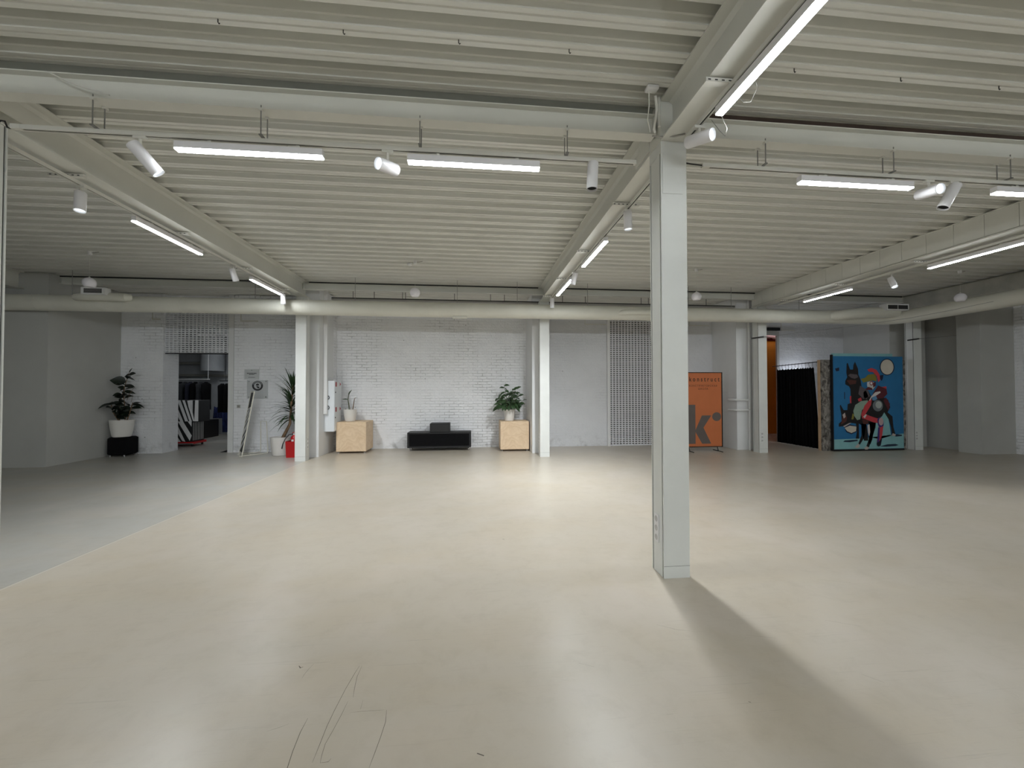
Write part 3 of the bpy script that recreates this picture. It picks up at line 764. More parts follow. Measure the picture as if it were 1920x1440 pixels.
for pts, r in (([(1.52, 3.13, 4.06), (1.545, 3.16, 3.98), (1.54, 3.17, 3.90), (1.53, 3.19, 3.82), (1.55, 3.205, 3.80)], .012), ([(1.44, 3.08, 4.055), (1.455, 3.11, 3.97), (1.46, 3.15, 3.87), (1.50, 3.19, 3.79)], .005), ([(1.585, 3.2, 4.10), (1.585, 3.2, 3.85)], .012)):
    m = MB((1.47, 3.1, 4.09)); m.tube(pts, r, 10); m.build('cable', M['rail'], t)
m = MB(); m.tube([(1.53, 3.215, 3.775), (1.60, 3.215, 3.775), (1.66, 3.20, 3.77), (1.70, 3.17, 3.752), (1.78, 3.13, 3.752)], .006, 8)
tag(m.build('cable_bundle', M['greywire']), 'grey cable draped over the head of the middle column', 'cable')
m = MB(); m.tube([(1.862, 2.45, 3.77), (1.93, 2.48, 3.66), (1.94, 2.56, 3.62), (1.93, 2.62, 3.66), (1.87, 2.64, 3.75)], .003, 6)
m.tube([(1.825, 2.715, 3.62), (1.90, 2.76, 3.56), (1.93, 2.83, 3.55), (1.93, 2.90, 3.64), (1.885, 2.93, 3.74)], .0025, 6)
tag(m.build('loose_wire', M['greywire']), 'thin loose wire looping below the end of the bright diagonal lamp', 'wire')
m = MB(); m.tube([(1.86, 3.32, 3.625), (1.95, 3.35, 3.635), (2.06, 3.355, 3.632)], .006, 8)
tag(m.build('feed_cable', M['blackwire']), 'black feed cable from the middle column to the right track', 'cable')
m = MB(); m.tube([(-3.52, 3.36, 3.612), (-3.58, 3.40, 3.64), (-3.62, 3.42, 3.70), (-3.66, 3.43, 3.71), (-3.72, 3.44, 3.66)], .006, 8)
tag(m.build('feed_cable', M['blackwire']), 'black feed cable at the left end of the left track', 'cable')
m = MB(); m.tube([(-3.2, 3.295, 4.02), (-3.1, 3.292, 3.97), (-3.0, 3.292, 3.93), (-2.78, 3.298, 3.875)], .005, 8)
tag(m.build('loose_wire', M['rail']), 'thin wire sagging down the near cross beam at the top left', 'wire')

# long bare cable with brackets on the two right columns
m = MB(); pts = [(7.50, 9.35, 2.965), (7.63, 9.16, 2.97), (8.62, 8.43, 3.065), (9.56, 7.74, 3.18), (10.09, 7.36, 3.29), (10.77, 6.4, 3.27), (12.5, 4.0, 3.3), (15.19, .6, 3.35)]
pts[5] = (10.55, 7.02, 3.40)
pts = pts[:6]
m.tube(pts, .004, 6); tag(m.build('hanging_wire', M['zinc']), 'thin steel wire running from the banner column towards the right duct', 'wire')
for x, lab in ((XC, 'dark clamp bar on the column between banner and ochre doorway'), (XD + .07, 'dark clamp bar on the column beside the painting')):
    t = T('wire_mount', lab, 'clamp', (x, Y2 - .02, 2.96))
    m = MB((x, Y2 - .02, 2.96)); m.obox((x - .17 + .02, Y2 - .022, 2.945), (.34, .022, .035), Matrix.Rotation(R(-8), 3, 'Y')); m.build('bar', M['groove'], t, 0)
    m = MB((x, Y2 - .02, 2.96)); m.cyl((x + .0, Y2 - .03, 2.965), (x + .12, Y2 - .06, 2.975), .008, n=8); m.build('eye_bolt', M['zinc'], t)
m = MB(); m.tube([(11.97, 9.38, 2.98), (12.35, 9.2, 3.0), (12.56, 9.098, 3.02)], .005, 6); tag(m.build('hanging_wire', M['zinc']), 'short steel wire right of the column beside the painting', 'wire')

# ------------------------------------------------------------------ sockets on columns, pipes
def sockets(x, y, z0, z1, axis, label, w=.075):
    t = T('socket_strip', label, 'socket strip', (x, y, z0)); off = (x, y, z0)
    s = -1
    def bx(a0, d0, zz0, a1, d1, zz1, m):
        if axis == 'x-': m.box(x - d1, y + a0, zz0, x - d0, y + a1, zz1)
        elif axis == 'x+': m.box(x + d0, y + a0, zz0, x + d1, y + a1, zz1)
        else: m.box(x + a0, y - d1, zz0, x + a1, y - d0, zz1)
    m = MB(off); bx(-w / 2, .0006, z0, w / 2, .008, z1, m); m.build('plate', M['white'], t, 0)
    h = (z1 - z0) / 3
    for k in range(3):
        zc = z0 + (k + .5) * h; m = MB(off)
        d = Vector((-1, 0, 0)) if axis == 'x-' else Vector((1, 0, 0)) if axis == 'x+' else Vector((0, -1, 0))
        c = Vector((x, y, zc))
        m.lathe([(.026, .0081), (.026, .0095), (.021, .0096), (.019, .0084), (0, .0084)], 18, c, frame(d))
        m.build('socket', M['cone'], t)
    return t
sockets(XB - CW, Y1 + .125, .27, .51, 'x-', 'white triple socket strip low on the middle column')
sockets(XC - .045, Y2, .27, .53, 'y-', 'white triple socket strip on the column by the banner', .05)
sockets(XD - .01, Y2, .27, .50, 'y-', 'white triple socket strip on the column beside the painting', .05)
sockets(XA + CW, Y2 + .11, .26, .53, 'x+', 'white triple socket strip on the column by the extinguisher', .06)
sockets(XB - CW, Y2 + .10, .30, .55, 'x-', 'white triple socket strip on the column by the right plywood cube', .05)
t = T('heating_pipe', 'white vertical heating pipe with two short branches on the pier behind the banner column', 'pipe', (7.385, 9.93, 0)); off = (7.385, 9.93, 0)
m = MB(off); m.tube([(7.385, 9.93, 0), (7.385, 9.93, HT - .01)], .032, 14); m.build('riser', M['white'], t)
for z in (1.34, 1.07):
    m = MB(off); m.tube([(7.0, 10.25, z), (7.0, 9.97, z), (7.015, 9.94, z), (7.05, 9.925, z), (7.385, 9.925, z)], .03, 12); m.build('branch', M['white'], t)
m = MB(); m.tube([(7.52, 9.95, 0), (7.52, 9.95, HT - .01)], .018, 12); tag(m.build('thin_pipe', M['plaster']), 'thin white vertical pipe beside the banner column', 'pipe')

# ------------------------------------------------------------------ roller shutters
def shutter(x0, x1, z0, z1, y, n, rows, label):
    t = T('roller_shutter', label, 'roller shutter', ((x0 + x1) / 2, y, z0)); off = ((x0 + x1) / 2, y, z0)
    m = MB(off); st = (x1 - x0) / n
    h = (z1 - z0 - .03) / rows
    for i in range(rows + 1):
        zc = z0 + .03 + i * h
        m.box(x0, y - .008, zc - h * .265, x1, y + .008, zc + h * .265)
    for i in range(n + 1):
        xc = x0 + i * st; ww = st * .155
        m.box(max(x0, xc - ww), y - .0072, z0 + .03, min(x1, xc + ww), y + .0072, z1)
    m.build('perforated_curtain', M['shutter'], t, 0)
    m = MB(off); m.box(x0, y - .012, z0 + .001, x1, y + .012, z0 + .03); m.build('bottom_rail', M['black'] if z0 > 1 else M['shutter'], t, 0)
    return t
shutter(-7.945, -6.34, 2.565, 3.72, 11.12, 17, 20, 'perforated roller shutter half raised over the clothes store opening')
shutter(3.95, 5.72, 0, 3.72, 11.14, 19, 67, 'perforated roller shutter closed down to the floor by the middle column')

# ------------------------------------------------------------------ plywood cubes with plants, podium
def plinth(x0, y0, x1, y1, z, label):
    t = T('plywood_cube', label, 'plinth', ((x0 + x1) / 2, (y0 + y1) / 2, 0)); off = ((x0 + x1) / 2, (y0 + y1) / 2, 0)
    m = MB(off); m.cbox(x0, y0, .045, x1, y1, z, .006); m.build('body', M['ply'], t)
    for x in (x0 + .05, x1 - .05):
        for y in (y0 + .05, y1 - .05):
            m = MB(off); m.lathe([(.02, 0), (.02, .03), (.012, .035), (.012, .0448)], 12, (x, y, 0)); m.build('foot', M['chrome'], t)
plinth(-3.46, 10.5, -2.72, 11.22, .80, 'birch plywood cube left of the podium, by the white cabinet')
plinth(.73, 10.42, 1.49, 11.06, .785, 'birch plywood cube right of the podium, by the pier')

def pot(t, off, x, y, z, rt, rb, h, m=None):
    a = MB(off); p = [(0, z + .001), (rb * .92, z + .001), (rb, z + .008)]
    for i in range(1, 8):
        k = i / 8; p.append((rb + (rt - rb) * (k ** .75), z + h * k))
    p += [(rt, z + h - .004), (rt - .004, z + h), (rt - .012, z + h - .003), (rt - .016, z + h - .05), (rt * .8, z + h * .6)]
    a.lathe(p, 34, (x, y, 0)); a.build('pot', m or M['pot'], t)
    a = MB(off); a.lathe([(0, z + h - .035), (rt * .5, z + h - .032), (rt - .0175, z + h - .04)], 28, (x, y, 0)); a.build('soil', M['soil'], t)

# sprouting plant on the left cube
px, py, pz = -3.21, 10.82, .80
t = T('potted_plant', 'nearly bare plant with two sprouts in a white pot on the left plywood cube', 'plant', (px, py, pz)); off = (px, py, pz)
pot(t, off, px, py, pz, .17, .125, .315)
m = MB(off); m.tube([(px - .02, py, pz + .27), (px - .035, py, pz + .42), (px - .06, py, pz + .56), (px - .045, py, pz + .68), (px + .0, py, pz + .77)], [.016, .013, .011, .009, .006], 8); m.build('stem', M['twig'], t)
m = MB(off); m.tube([(px + .06, py, pz + .27), (px + .08, py, pz + .40), (px + .095, py, pz + .52), (px + .11, py, pz + .60), (px + .15, py, pz + .615)], [.014, .012, .010, .008, .005], 8); m.build('stem', M['bark'], t)
m = MB(off); m.tube([(px - .10, py, pz + .27), (px - .12, py, pz + .34)], [.008, .005], 6); m.tube([(px + .0, py, pz + .27), (px + .02, py, pz + .36)], [.007, .004], 6); m.build('stem', M['bark'], t)
m = MB(off)
m.leaf((px - .05, py, pz + .69), (.55, -.1, .8), (-.6, -.6, .4), .17, .075, .1); m.leaf((px - .06, py, pz + .57), (-.9, -.1, .1), (0, -.5, 1), .15, .06, .35)
m.leaf((px + .12, py, pz + .605), (1, -.1, .1), (0, 0, 1), .10, .03, .3); m.build('foliage', M['leafg'], t)

# bushy plant on the right cube
px, py, pz = .985, 10.68, .785
t = T('potted_plant', 'bushy dark green leafy plant in a ribbed white pot on the right plywood cube', 'plant', (px, py, pz)); off = (px, py, pz)
pot(t, off, px, py, pz, .158, .118, .31)
rs = random.Random(3)
stems = []
for a in range(15):
    an = a * 2.4 + rs.uniform(-.2, .2); rr = .07 + .31 * math.sqrt((a + .5) / 15); hh = .98 - 1.25 * rr + rs.uniform(-.06, .08)
    if a == 1: rr, hh, an = .15, .95, 2.7
    if a == 2: rr, hh, an = .20, .88, .3
    c2, s2 = math.cos(an), math.sin(an) * .85
    stems.append([(px + .05 * c2, py + .05 * s2, pz + .26), (px + rr * .55 * c2, py + rr * .55 * s2, pz + .27 + (hh - .27) * .62), (px + rr * c2, py + rr * s2, pz + hh)])
m = MB(off)
for s in stems: m.tube(s, [.009, .007, .004], 6)
m.build('stems', M['twig'], t)
m = MB(off)
def bush_leaf(p, d, ln, w, dr):
    if p.y + d.y * ln > 11.2: d.y = -abs(d.y)
    if p.x + d.x * ln > 1.46: d.x = -abs(d.x)
    m.leaf(p, d, (rs.uniform(-.35, .35), rs.uniform(-.9, -.3), .7), ln, w, dr, n=6, fold=.18, wp=.85)
for s in stems:
    for k in range(9):
        q = .34 + .66 * (k + rs.uniform(0, 1)) / 9
        p = Vector(s[0]).lerp(Vector(s[1]), q * 2) if q < .5 else Vector(s[1]).lerp(Vector(s[2]), q * 2 - 1)
        an = k * 2.3 + rs.uniform(-.5, .5); el = rs.uniform(-.5, .25) + (.7 if k == 8 else 0)
        bush_leaf(p, Vector((math.cos(an) * math.cos(el), math.sin(an) * math.cos(el), math.sin(el))), rs.uniform(.15, .205), rs.uniform(.066, .082), rs.uniform(.5, 1.4))
for k in range(30):
    an = k * 2 * math.pi / 30; rr = rs.uniform(.15, .34)
    if math.sin(an) > .8: continue
    p = Vector((px + rr * math.cos(an), py + rr * .85 * math.sin(an), pz + .52 - rr * .45 + rs.uniform(-.05, .08)))
    bush_leaf(p, Vector((math.cos(an), math.sin(an), rs.uniform(-.7, .1))), rs.uniform(.16, .21), .078, rs.uniform(.8, 1.8))
m.build('foliage', M['leafg'], t)

# low podium
px0, px1, py0, py1 = -1.72, -.04, 10.70, 11.18
t = T('podium', 'low black podium with a raised middle box in front of the brick wall', 'podium', ((px0 + px1) / 2, py0, 0)); off = ((px0 + px1) / 2, py0, 0)
m = MB(off); m.cbox(px0, py0, .085, px1, py1, .49, .008); m.build('base', M['black'], t)
m = MB(off)
for b in ((px0, px1, .085, .125), (px0, px1, .455, .488)): m.box(b[0] + .01, py0 - .012, b[2], b[1] - .01, py0 - .0005, b[3])
m.box(px0 + .01, py0 - .012, .125, px0 + .055, py0 - .0005, .455); m.box(px1 - .05, py0 - .012, .125, px1 - .01, py0 - .0005, .455)
m.build('front_frame', M['black'], t, 0)
m = MB(off); m.box(px0 + .056, py0 - .006, .128, px1 - .052, py0 - .0006, .452); m.build('front_panel', M['blackcloth'], t, 0)
m = MB(off); m.cbox(-1.13, py0 - .004, .4905, -.61, py1 - .06, .725, .008); m.build('raised_box', M['black'], t)
for x in (px0 + .07, px1 - .07):
    for y in (py0 + .06, py1 - .06):
        m = MB(off); m.cyl((x - .012, y, .033), (x + .012, y, .033), .033, n=16); c = m.build('caster', M['chrome'], t)
        m = MB(off); m.box(x - .017, y - .012, .034, x - .0135, y + .012, .084); m.box(x + .0135, y - .012, .034, x + .017, y + .012, .084); m.box(x - .017, y - .012, .076, x + .017, y + .012, .0848); m.build('fork', M['chrome'], c, 0)

# ------------------------------------------------------------------ cabinet with conduit
t = T('wall_cabinet', 'white electrical cabinet with red stickers on the pier above the left plywood cube', 'cabinet', (-3.69, 10.33, .575)); off = (-3.69, 10.33, .575)
m = MB(off); m.cbox(-3.699, 10.34, .575, -3.462, 10.88, 1.85, .004); m.build('body', M['cabinet'], t)
for z0, z1 in ((.585, 1.205), (1.215, 1.842)):
    m = MB(off); m.box(-3.4615, 10.352, z0, -3.452, 10.868, z1); dd = m.build('door', M['cabinet'], t, 0)
    zt = z1 - .02
    m = MB(off); m.box(-3.4518, 10.41, zt - .115, -3.4505, 10.66, zt)
    m.build('label_sheet', M['white'], dd, 0)
    m = MB(off); m.box(-3.4503, 10.41, zt - .115, -3.4495, 10.50, zt); m.build('red_sticker', M['redlabel'], dd, 0)
    m = MB(off); m.prism([(0, 0), (.09, .05), (0, .10)], (-3.4503, 10.735, zt - .10), (0, 1, 0), (0, 0, 1), (.001, 0, 0)); m.build('hazard_triangle', M['redlabel'], dd, 0)
    m = MB(off); m.cyl((-3.4518, 10.40, zt - .26), (-3.440, 10.40, zt - .26), .015, n=12); m.build('lock', M['darkprint'], dd)
m = MB(); m.cbox(-3.698, 10.255, 1.02, -3.605, 10.335, HT - .01, .006)
tag(m.build('mounted_conduit', M['white'], None), 'white vertical cable duct beside the electrical cabinet', 'cable duct')
for z in (1.43, 1.18):
    m = MB(); m.tube([(-3.60, 10.33, z + .045), (-3.583, 10.33, z + .03), (-3.573, 10.33, z), (-3.583, 10.33, z - .03), (-3.60, 10.33, z - .045)], .009, 8)
    tag(m.build('cable_loop', M['blackwire']), 'black cable loop at the cabinet side, %s one' % ('upper' if z > 1.3 else 'lower'), 'cable')

# ------------------------------------------------------------------ left wall plant on stool
sx, sy = -8.65, 10.76
t = T('stool', 'black square pouf stool under the leafy plant in the left corner', 'stool', (sx, sy, 0)); off = (sx, sy, 0)
m = MB(off); m.cbox(sx - .20, sy - .20, .035, sx + .22, sy + .22, .47, .03); m.build('body', M['blackcloth'], t)
for a in (-1, 1):
    for b in (-1, 1):
        m = MB(off); m.cyl((sx + a * .16 + .01, sy + b * .16 + .01, 0), (sx + a * .16 + .01, sy + b * .16 + .01, .0349), .018, n=10); m.build('foot', M['chrome'], t)
pz = .471; px, py = sx + .01, sy - .03
t = T('potted_plant', 'dark rubber plant in a big white pot on the black stool, left corner', 'plant', (px, py, pz)); off = (px, py, pz)
pot(t, off, px, py, pz, .242, .175, .42)
rs = random.Random(11); m = MB(off); sts = [
    [(px - .06, py, pz + .37), (px - .05, py - .03, pz + .75), (px + .02, py, pz + 1.15), (px + .14, py, pz + 1.58)],
    [(px + .08, py - .02, pz + .37), (px + .12, py - .05, pz + .62), (px + .07, py - .05, pz + .95), (px + .05, py, pz + 1.25)],
    [(px + .10, py, pz + .37), (px + .22, py - .06, pz + .60), (px + .30, py - .08, pz + .85)],
    [(px - .02, py - .05, pz + .37), (px - .10, py - .12, pz + .60), (px - .14, py - .15, pz + .85)]]
for s in sts: m.tube(s, [.013, .011, .008, .005][:len(s)], 7)
m.tube([(px + .10, py, pz + .9), (px + .2, py - .05, pz + 1.05), (px + .30, py - .05, pz + 1.22)], [.005, .004, .002], 5)
m.tube([(px + .24, py - .05, pz + .85), (px + .27, py - .05, pz + 1.02)], [.004, .002], 5)
m.build('stems', M['bark'], t)
m = MB(off)
for si, s in enumerate(sts):
    nl = [26, 19, 13, 14][si]
    for k in range(nl):
        q = rs.uniform(.18, .98) * (len(s) - 1); i = min(int(q), len(s) - 2)
        p = Vector(s[i]).lerp(Vector(s[i + 1]), q - i)
        an = rs.uniform(0, 2 * math.pi); el = rs.uniform(-.3, .5)
        d = Vector((math.cos(an) * math.cos(el), math.sin(an) * math.cos(el), math.sin(el)))
        ln = rs.uniform(.17, .25)
        if p.x + d.x * ln < -8.78: d.x = abs(d.x)
        if p.y + d.y * ln > 11.0: d.y = -abs(d.y)
        m.leaf(p, d, (rs.uniform(-.6, .6), rs.uniform(-1, -.3), .5), ln, rs.uniform(.085, .115), rs.uniform(.2, 1.1), n=6, fold=.15, wp=.85)
p = Vector(sts[0][-1]); m.leaf(p, (.5, 0, .8), (-.5, -.8, 0), .15, .05, .0)
m.leaf((px - .05, py - .14, pz + .82), (-.40, -.85, -.1), (-.2, -.9, .5), .34, .13, .8)
m.leaf((px + .08, py, pz + 1.36), (-.75, -.35, .15), (-.2, -.9, .3), .30, .24, .2)
m.build('foliage', M['leafd'], t)

# ------------------------------------------------------------------ dracaena, extinguisher, display stand
px, py = -4.77, 10.42
t = T('potted_dracaena', 'tall spiky dracaena with a bent trunk in a white pot beside the column', 'plant', (px, py, 0)); off = (px, py, 0)
pot(t, off, px, py, 0, .225, .175, .455)
tp = [(px + .05, py, .40), (px + .09, py, .50), (px + .16, py, .64), (px + .225, py, .78), (px + .235, py, .95), (px + .25, py, 1.2), (px + .29, py, 1.75)]
m = MB(off); m.tube(tp, [.045, .038, .034, .030, .028, .026, .012], 10); m.build('trunk', M['bark'], t)
rs = random.Random(5); m = MB(off)
for k in range(80):
    q = rs.uniform(0, 1) ** .8
    p = Vector(tp[3]).lerp(Vector(tp[4]), .6).lerp(Vector(tp[5]), q * 1.8) if q < .55 else Vector(tp[5]).lerp(Vector(tp[6]), (q - .55) / .45)
    an = rs.uniform(0, 2 * math.pi); el = -.35 + 1.5 * q + rs.uniform(-.25, .25)
    d = Vector((math.cos(an) * math.cos(el), math.sin(an) * math.cos(el), math.sin(el)))
    ln = rs.uniform(.40, .60)
    if d.y > .25: d.y *= .4
    lim = .30
    if d.x > 0 and d.x * ln > lim: ln = lim / d.x
    m.leaf(p, d, (0, 0, 1), ln, rs.uniform(.045, .062), rs.uniform(.4, 1.5) * (1.25 - q), n=6, fold=.3, wp=.5)
m.leaf(tp[6], (.03, 0, 1), (0, -1, 0), .36, .05, 0); m.leaf(tp[6], (-.15, -.1, 1), (0, -1, 0), .30, .05, 0); m.leaf(tp[6], (.12, -.2, 1), (0, -1, 0), .30, .04, 0)
m.build('foliage', M['leafy'], t)

t = T('extinguisher_stand', 'red metal floor box holding the fire extinguisher behind the column', 'stand', (-4.3, 10.16, 0)); off = (-4.3, 10.16, 0)
m = MB(off)
x0, x1, ya, yb = -4.462, -4.13, 9.99, 10.30
m.prism([(x0 + .02, 0), (x1 - .02, 0), (x1, .385), (x0, .385)], (0, ya, 0), (1, 0, 0), (0, 0, 1), (0, .012, 0))
m.prism([(x0 + .02, 0), (x1 - .02, 0), (x1, .40), (x0, .40)], (0, yb - .012, 0), (1, 0, 0), (0, 0, 1), (0, .012, 0))
m.prism([(x0 + .02, 0), (x0 + .032, 0), (x0 + .012, .39), (x0, .39)], (0, ya + .012, 0), (1, 0, 0), (0, 0, 1), (0, yb - ya - .024, 0))
m.prism([(x1 - .032, 0), (x1 - .02, 0), (x1, .39), (x1 - .012, .39)], (0, ya + .012, 0), (1, 0, 0), (0, 0, 1), (0, yb - ya - .024, 0))
m.box(x0 + .033, ya + .0125, .004, x1 - .033, yb - .0125, .016)
m.build('box', M['red'], t, 0)
ex, ey = -4.325, 10.13
t = T('fire_extinguisher', 'red fire extinguisher with black hose standing in the red floor box', 'fire extinguisher', (ex, ey, .017)); off = (ex, ey, .017)
m = MB(off); m.lathe([(0, .018), (.068, .018), (.072, .03), (.072, .44), (.06, .49), (.03, .515), (.022, .53)], 24, (ex, ey, 0)); m.build('cylinder', M['red'], t)
m = MB(off); m.lathe([(.024, .531), (.024, .56), (.014, .575), (0, .575)], 14, (ex, ey, 0)); m.build('valve', M['chrome'], t)
m = MB(off); m.obox((ex + .03, ey - .0, .60), (.14, .022, .014), Matrix.Rotation(R(-14), 3, 'Y')); m.obox((ex + .03, ey, .568), (.11, .02, .012)); m.build('handle', M['red'], t, 0)
m = MB(off); m.tube([(ex - .02, ey - .01, .555), (ex - .09, ey - .06, .54), (ex - .15, ey - .12, .44), (ex - .18, ey - .165, .33), (ex - .20, ey - .17, .22)], [.011, .011, .011, .012, .015], 10); m.build('hose', M['blackwire'], t)
m = MB(off); m.obox((ex - .0, ey - .0745, .40), (.05, .003, .05)); m.build('label_plate', M['white'], t, 0)

# leaning display stand with zebra panel
t = T('display_stand', 'slim leaning display frame with a black and white zebra panel on white tubes', 'display stand', (-5.6, 10.55, 0)); off = (-5.6, 10.55, 0)
A0, A1 = Vector((-5.83, 10.60, 0)), Vector((-5.585, 10.26, 0))        # feet of the leaning frame
lean = Vector((.27, .01, 1.58))
m = MB(off)
m.tube([A0, A0 + lean], .014, 8); m.tube([A1, A1 + lean], .014, 8); m.tube([A0 + lean, A1 + lean], .011, 8); m.tube([A0 + lean * .055, A1 + lean * .055], .008, 8)
m.build('leaning_frame', M['wirewhite'], t)
u = (A1 - A0); w_ = u.length; u.normalize(); vv = lean.normalized(); H = lean.length; nn = u.cross(vv)
P0 = A0 + lean * .06 + u * .014
pw, ph = w_ - .028, H * .925
m = MB(off); m.prism([(0, 0), (pw, 0), (pw, ph), (0, ph)], P0 - nn * .006, u, vv, nn * .012); pb = m.build('panel', M['black'], t, 0)
m = MB(off)
for (a, b, c2, d2) in ((.10, .50, .30, .72), (.34, .60, .46, .66), (.02, .30, .30, .50), (.26, .40, .44, .56), (.0, .12, .14, .26), (.14, .20, .40, .44), (.55, .74, .70, .80), (.52, .66, .62, .70)):
    pass
for i, (b0, hgt) in enumerate(((.02, .07), (.15, .05), (.26, .10), (.41, .05), (.50, .045), (.58, .08), (.69, .03))):
    for sgn in (1, -1):
        oo = P0 + nn * .0062 * sgn
        m.prism([(0, ph * b0), (pw, ph * min(.76, (b0 + .17))), (pw, ph * min(.77, (b0 + .17 + hgt))), (0, ph * min(.77, (b0 + hgt)))], oo, u, vv, nn * .001 * sgn)
m.build('zebra_stripes', M['white'], pb, 0)
m = MB(off)
F0, F1 = Vector((-5.50, 11.0 - .05, .012)), Vector((-5.22, 10.72, .012))
m.tube([A0 + Vector((-.05, -.0, .012)), Vector((-5.56, 10.84, .012)), F0 + Vector((0, 0, .02)), F0 + Vector((.0, 0, .55))], .010, 8)
m.tube([A1 + Vector((-.06, 0, .012)), Vector((-5.30, 10.62, .012)), F1, F1 + Vector((-.0, .02, .08)), F1 + Vector((-.05, .05, .80))], .010, 8)
m.tube([Vector((-5.70, 10.72, .012)), Vector((-5.44, 10.44, .012))], .008, 8)
m.tube([F1 + Vector((-.05, .05, .80)), F0 + Vector((0, 0, .80)), F0 + Vector((0, 0, .5))], .008, 8)
m.build('base_tubes', M['wirewhite'], t)

# ------------------------------------------------------------------ signs and switch on the brick wall
yw = 10.999
t = T('wall_sign', 'small pale sign with printed lines, upper one on the white brick wall', 'sign', (-5.75, yw, 2.03)); off = (-5.75, yw, 2.03)
m = MB(off); m.box(-5.935, yw - .012, 1.905, -5.575, yw - .001, 2.165); m.build('plate', M['sign'], t, 0)
for z, w, h in ((2.062, .24, .022), (2.032, .13, .018), (1.955, .16, .012), (2.14, .03, .012)):
    m = MB(off)
    x = -5.755 - w / 2; rs = random.Random(int(z * 1000))
    while x < -5.755 + w / 2:
        l = rs.uniform(.012, .04); m.box(x, yw - .0135, z - h / 2, min(x + l, -5.755 + w / 2), yw - .0121, z + h / 2); x += l + .006
    m.build('print_line', M['darkprint'], t, 0)
t = T('wall_sign', 'clear square sign with a round dark emblem, lower one on the white brick wall', 'sign', (-5.61, yw, 1.65)); off = (-5.61, yw, 1.65)
m = MB(off); m.box(-5.87, yw - .010, 1.40, -5.355, yw - .001, 1.885); m.build('plate', M['sign'], t, 0)
cx, cz = -5.61, 1.735
m = MB(off)
pr = [(math.cos(2 * math.pi * k / 40), math.sin(2 * math.pi * k / 40)) for k in range(40)]
vs = [(cx + a * .135, yw - .0115, cz + b * .13) for a, b in pr] + [(cx + a * .088, yw - .0115, cz + b * .085) for a, b in pr]
m.add(vs, [(k, (k + 1) % 40, 40 + (k + 1) % 40, 40 + k) for k in range(40)]); m.build('emblem_ring', M['darkprint'], t, 0, recalc=False)
m = MB(off)
for k in range(22):
    an = R(20 + k * 6.6 if k < 22 else 0); c2, s2 = math.cos(an), math.sin(an)
    q = Matrix.Rotation(-an, 3, 'Y')
    m.obox((cx + c2 * .112, yw - .0122, cz + s2 * .108), (.020, .0006, .006), q)
m.build('emblem_lettering', M['sign'], t, 0)
m = MB(off)
m.prism([(-.040, .010), (-.036, .040), (-.012, .058), (.018, .056), (.038, .036), (.040, .008), (.024, .012), (.008, .004), (-.006, .012), (-.020, .004)], (cx, yw - .0105, cz), (1, 0, 0), (0, 0, 1), (0, -.0012, 0))
m.prism([(-.030, -.012), (-.014, -.010), (.004, -.022), (.020, -.018), (.038, -.022), (.050, -.050), (.030, -.066), (.008, -.064), (-.018, -.040)], (cx, yw - .0105, cz), (1, 0, 0), (0, 0, 1), (0, -.0012, 0))
m.prism([(-.006, .012), (.006, .012), (.004, -.020), (-.004, -.020)], (cx, yw - .0105, cz), (1, 0, 0), (0, 0, 1), (0, -.0012, 0))
m.build('emblem_head', M['darkprint'], t, 0)
for i, w in enumerate((.09, .07)):
    m = MB(off); m.box(cx - w / 2, yw - .0112, 1.548 - i * .02, cx + w / 2, yw - .0103, 1.556 - i * .02); m.build('print_line', M['cone'], t, 0)
for x, z in ((-5.82, 1.85), (-5.40, 1.85), (-5.40, 1.44), (-5.82, 1.44)):
    m = MB(off); m.cyl((x, yw - .0101, z), (x, yw - .018, z), .014, n=12); m.build('standoff', M['chrome'], t)
t = T('light_switch', 'small grey light switch beside the shutter guide', 'switch', (-6.075, yw, 1.2)); off = (-6.075, yw, 1.2)
m = MB(off); m.box(-6.115, yw - .012, 1.155, -6.03, yw - .001, 1.24); m.build('plate', M['cone'], t, 0)
m = MB(off); m.box(-6.10, yw - .017, 1.17, -6.045, yw - .0122, 1.225); m.build('rocker', M['greywire'], t, 0)

# ------------------------------------------------------------------ orange banner
bx0, bx1, by, bz0, bz1 = 5.49, 6.56, 9.86, .11, 2.075
t = T('banner_stand', 'orange banner in a black frame with a big dark letter k and dot', 'banner', ((bx0 + bx1) / 2, by, 0)); off = ((bx0 + bx1) / 2, by, 0)
m = MB(off); m.box(bx0 + .02, by - .008, bz0 + .02, bx1 - .02, by + .008, bz1 - .02); bp = m.build('panel', M['orange'], t, 0)
m = MB(off)
m.box(bx0, by - .015, bz0, bx0 + .02, by + .015, bz1); m.box(bx1 - .025, by - .015, bz0, bx1, by + .015, bz1); m.box(bx0 + .02, by - .015, bz0, bx1 - .025, by + .015, bz0 + .02); m.box(bx0 + .02, by - .015, bz1 - .02, bx1 - .025, by + .015, bz1)
m.build('frame', M['black'], t, 0)
for x in (bx0 + .14, bx1 - .14):
    m = MB(off); m.tube([(x - .01, by, .115), (x, by - .01, .05), (x, by - .03, .012), (x + .0, by - .22, .010)], .011, 8); m.tube([(x, by - .03, .012), (x, by + .2, .010)], .010, 8); m.build('foot', M['black'], t)
bc = (bx0 + bx1) / 2
text('lettering', 'konstruct', .165, M['brownprint'], bp, (bc + .035, by - .0088, 1.885), (1, 0, 0), (0, 0, 1), spacing=1.62, off=off, stretch=.80, bold=.004)
text('lettering', 'КОНСТРУКТОРСКАЯ', .068, M['brownprint'], bp, (bc, by - .0088, 1.715), (1, 0, 0), (0, 0, 1), spacing=1.15, off=off, stretch=1.02)
text('lettering', 'ШКОЛА', .068, M['brownprint'], bp, (bc, by - .0088, 1.635), (1, 0, 0), (0, 0, 1), spacing=1.15, off=off)
m = MB(off)
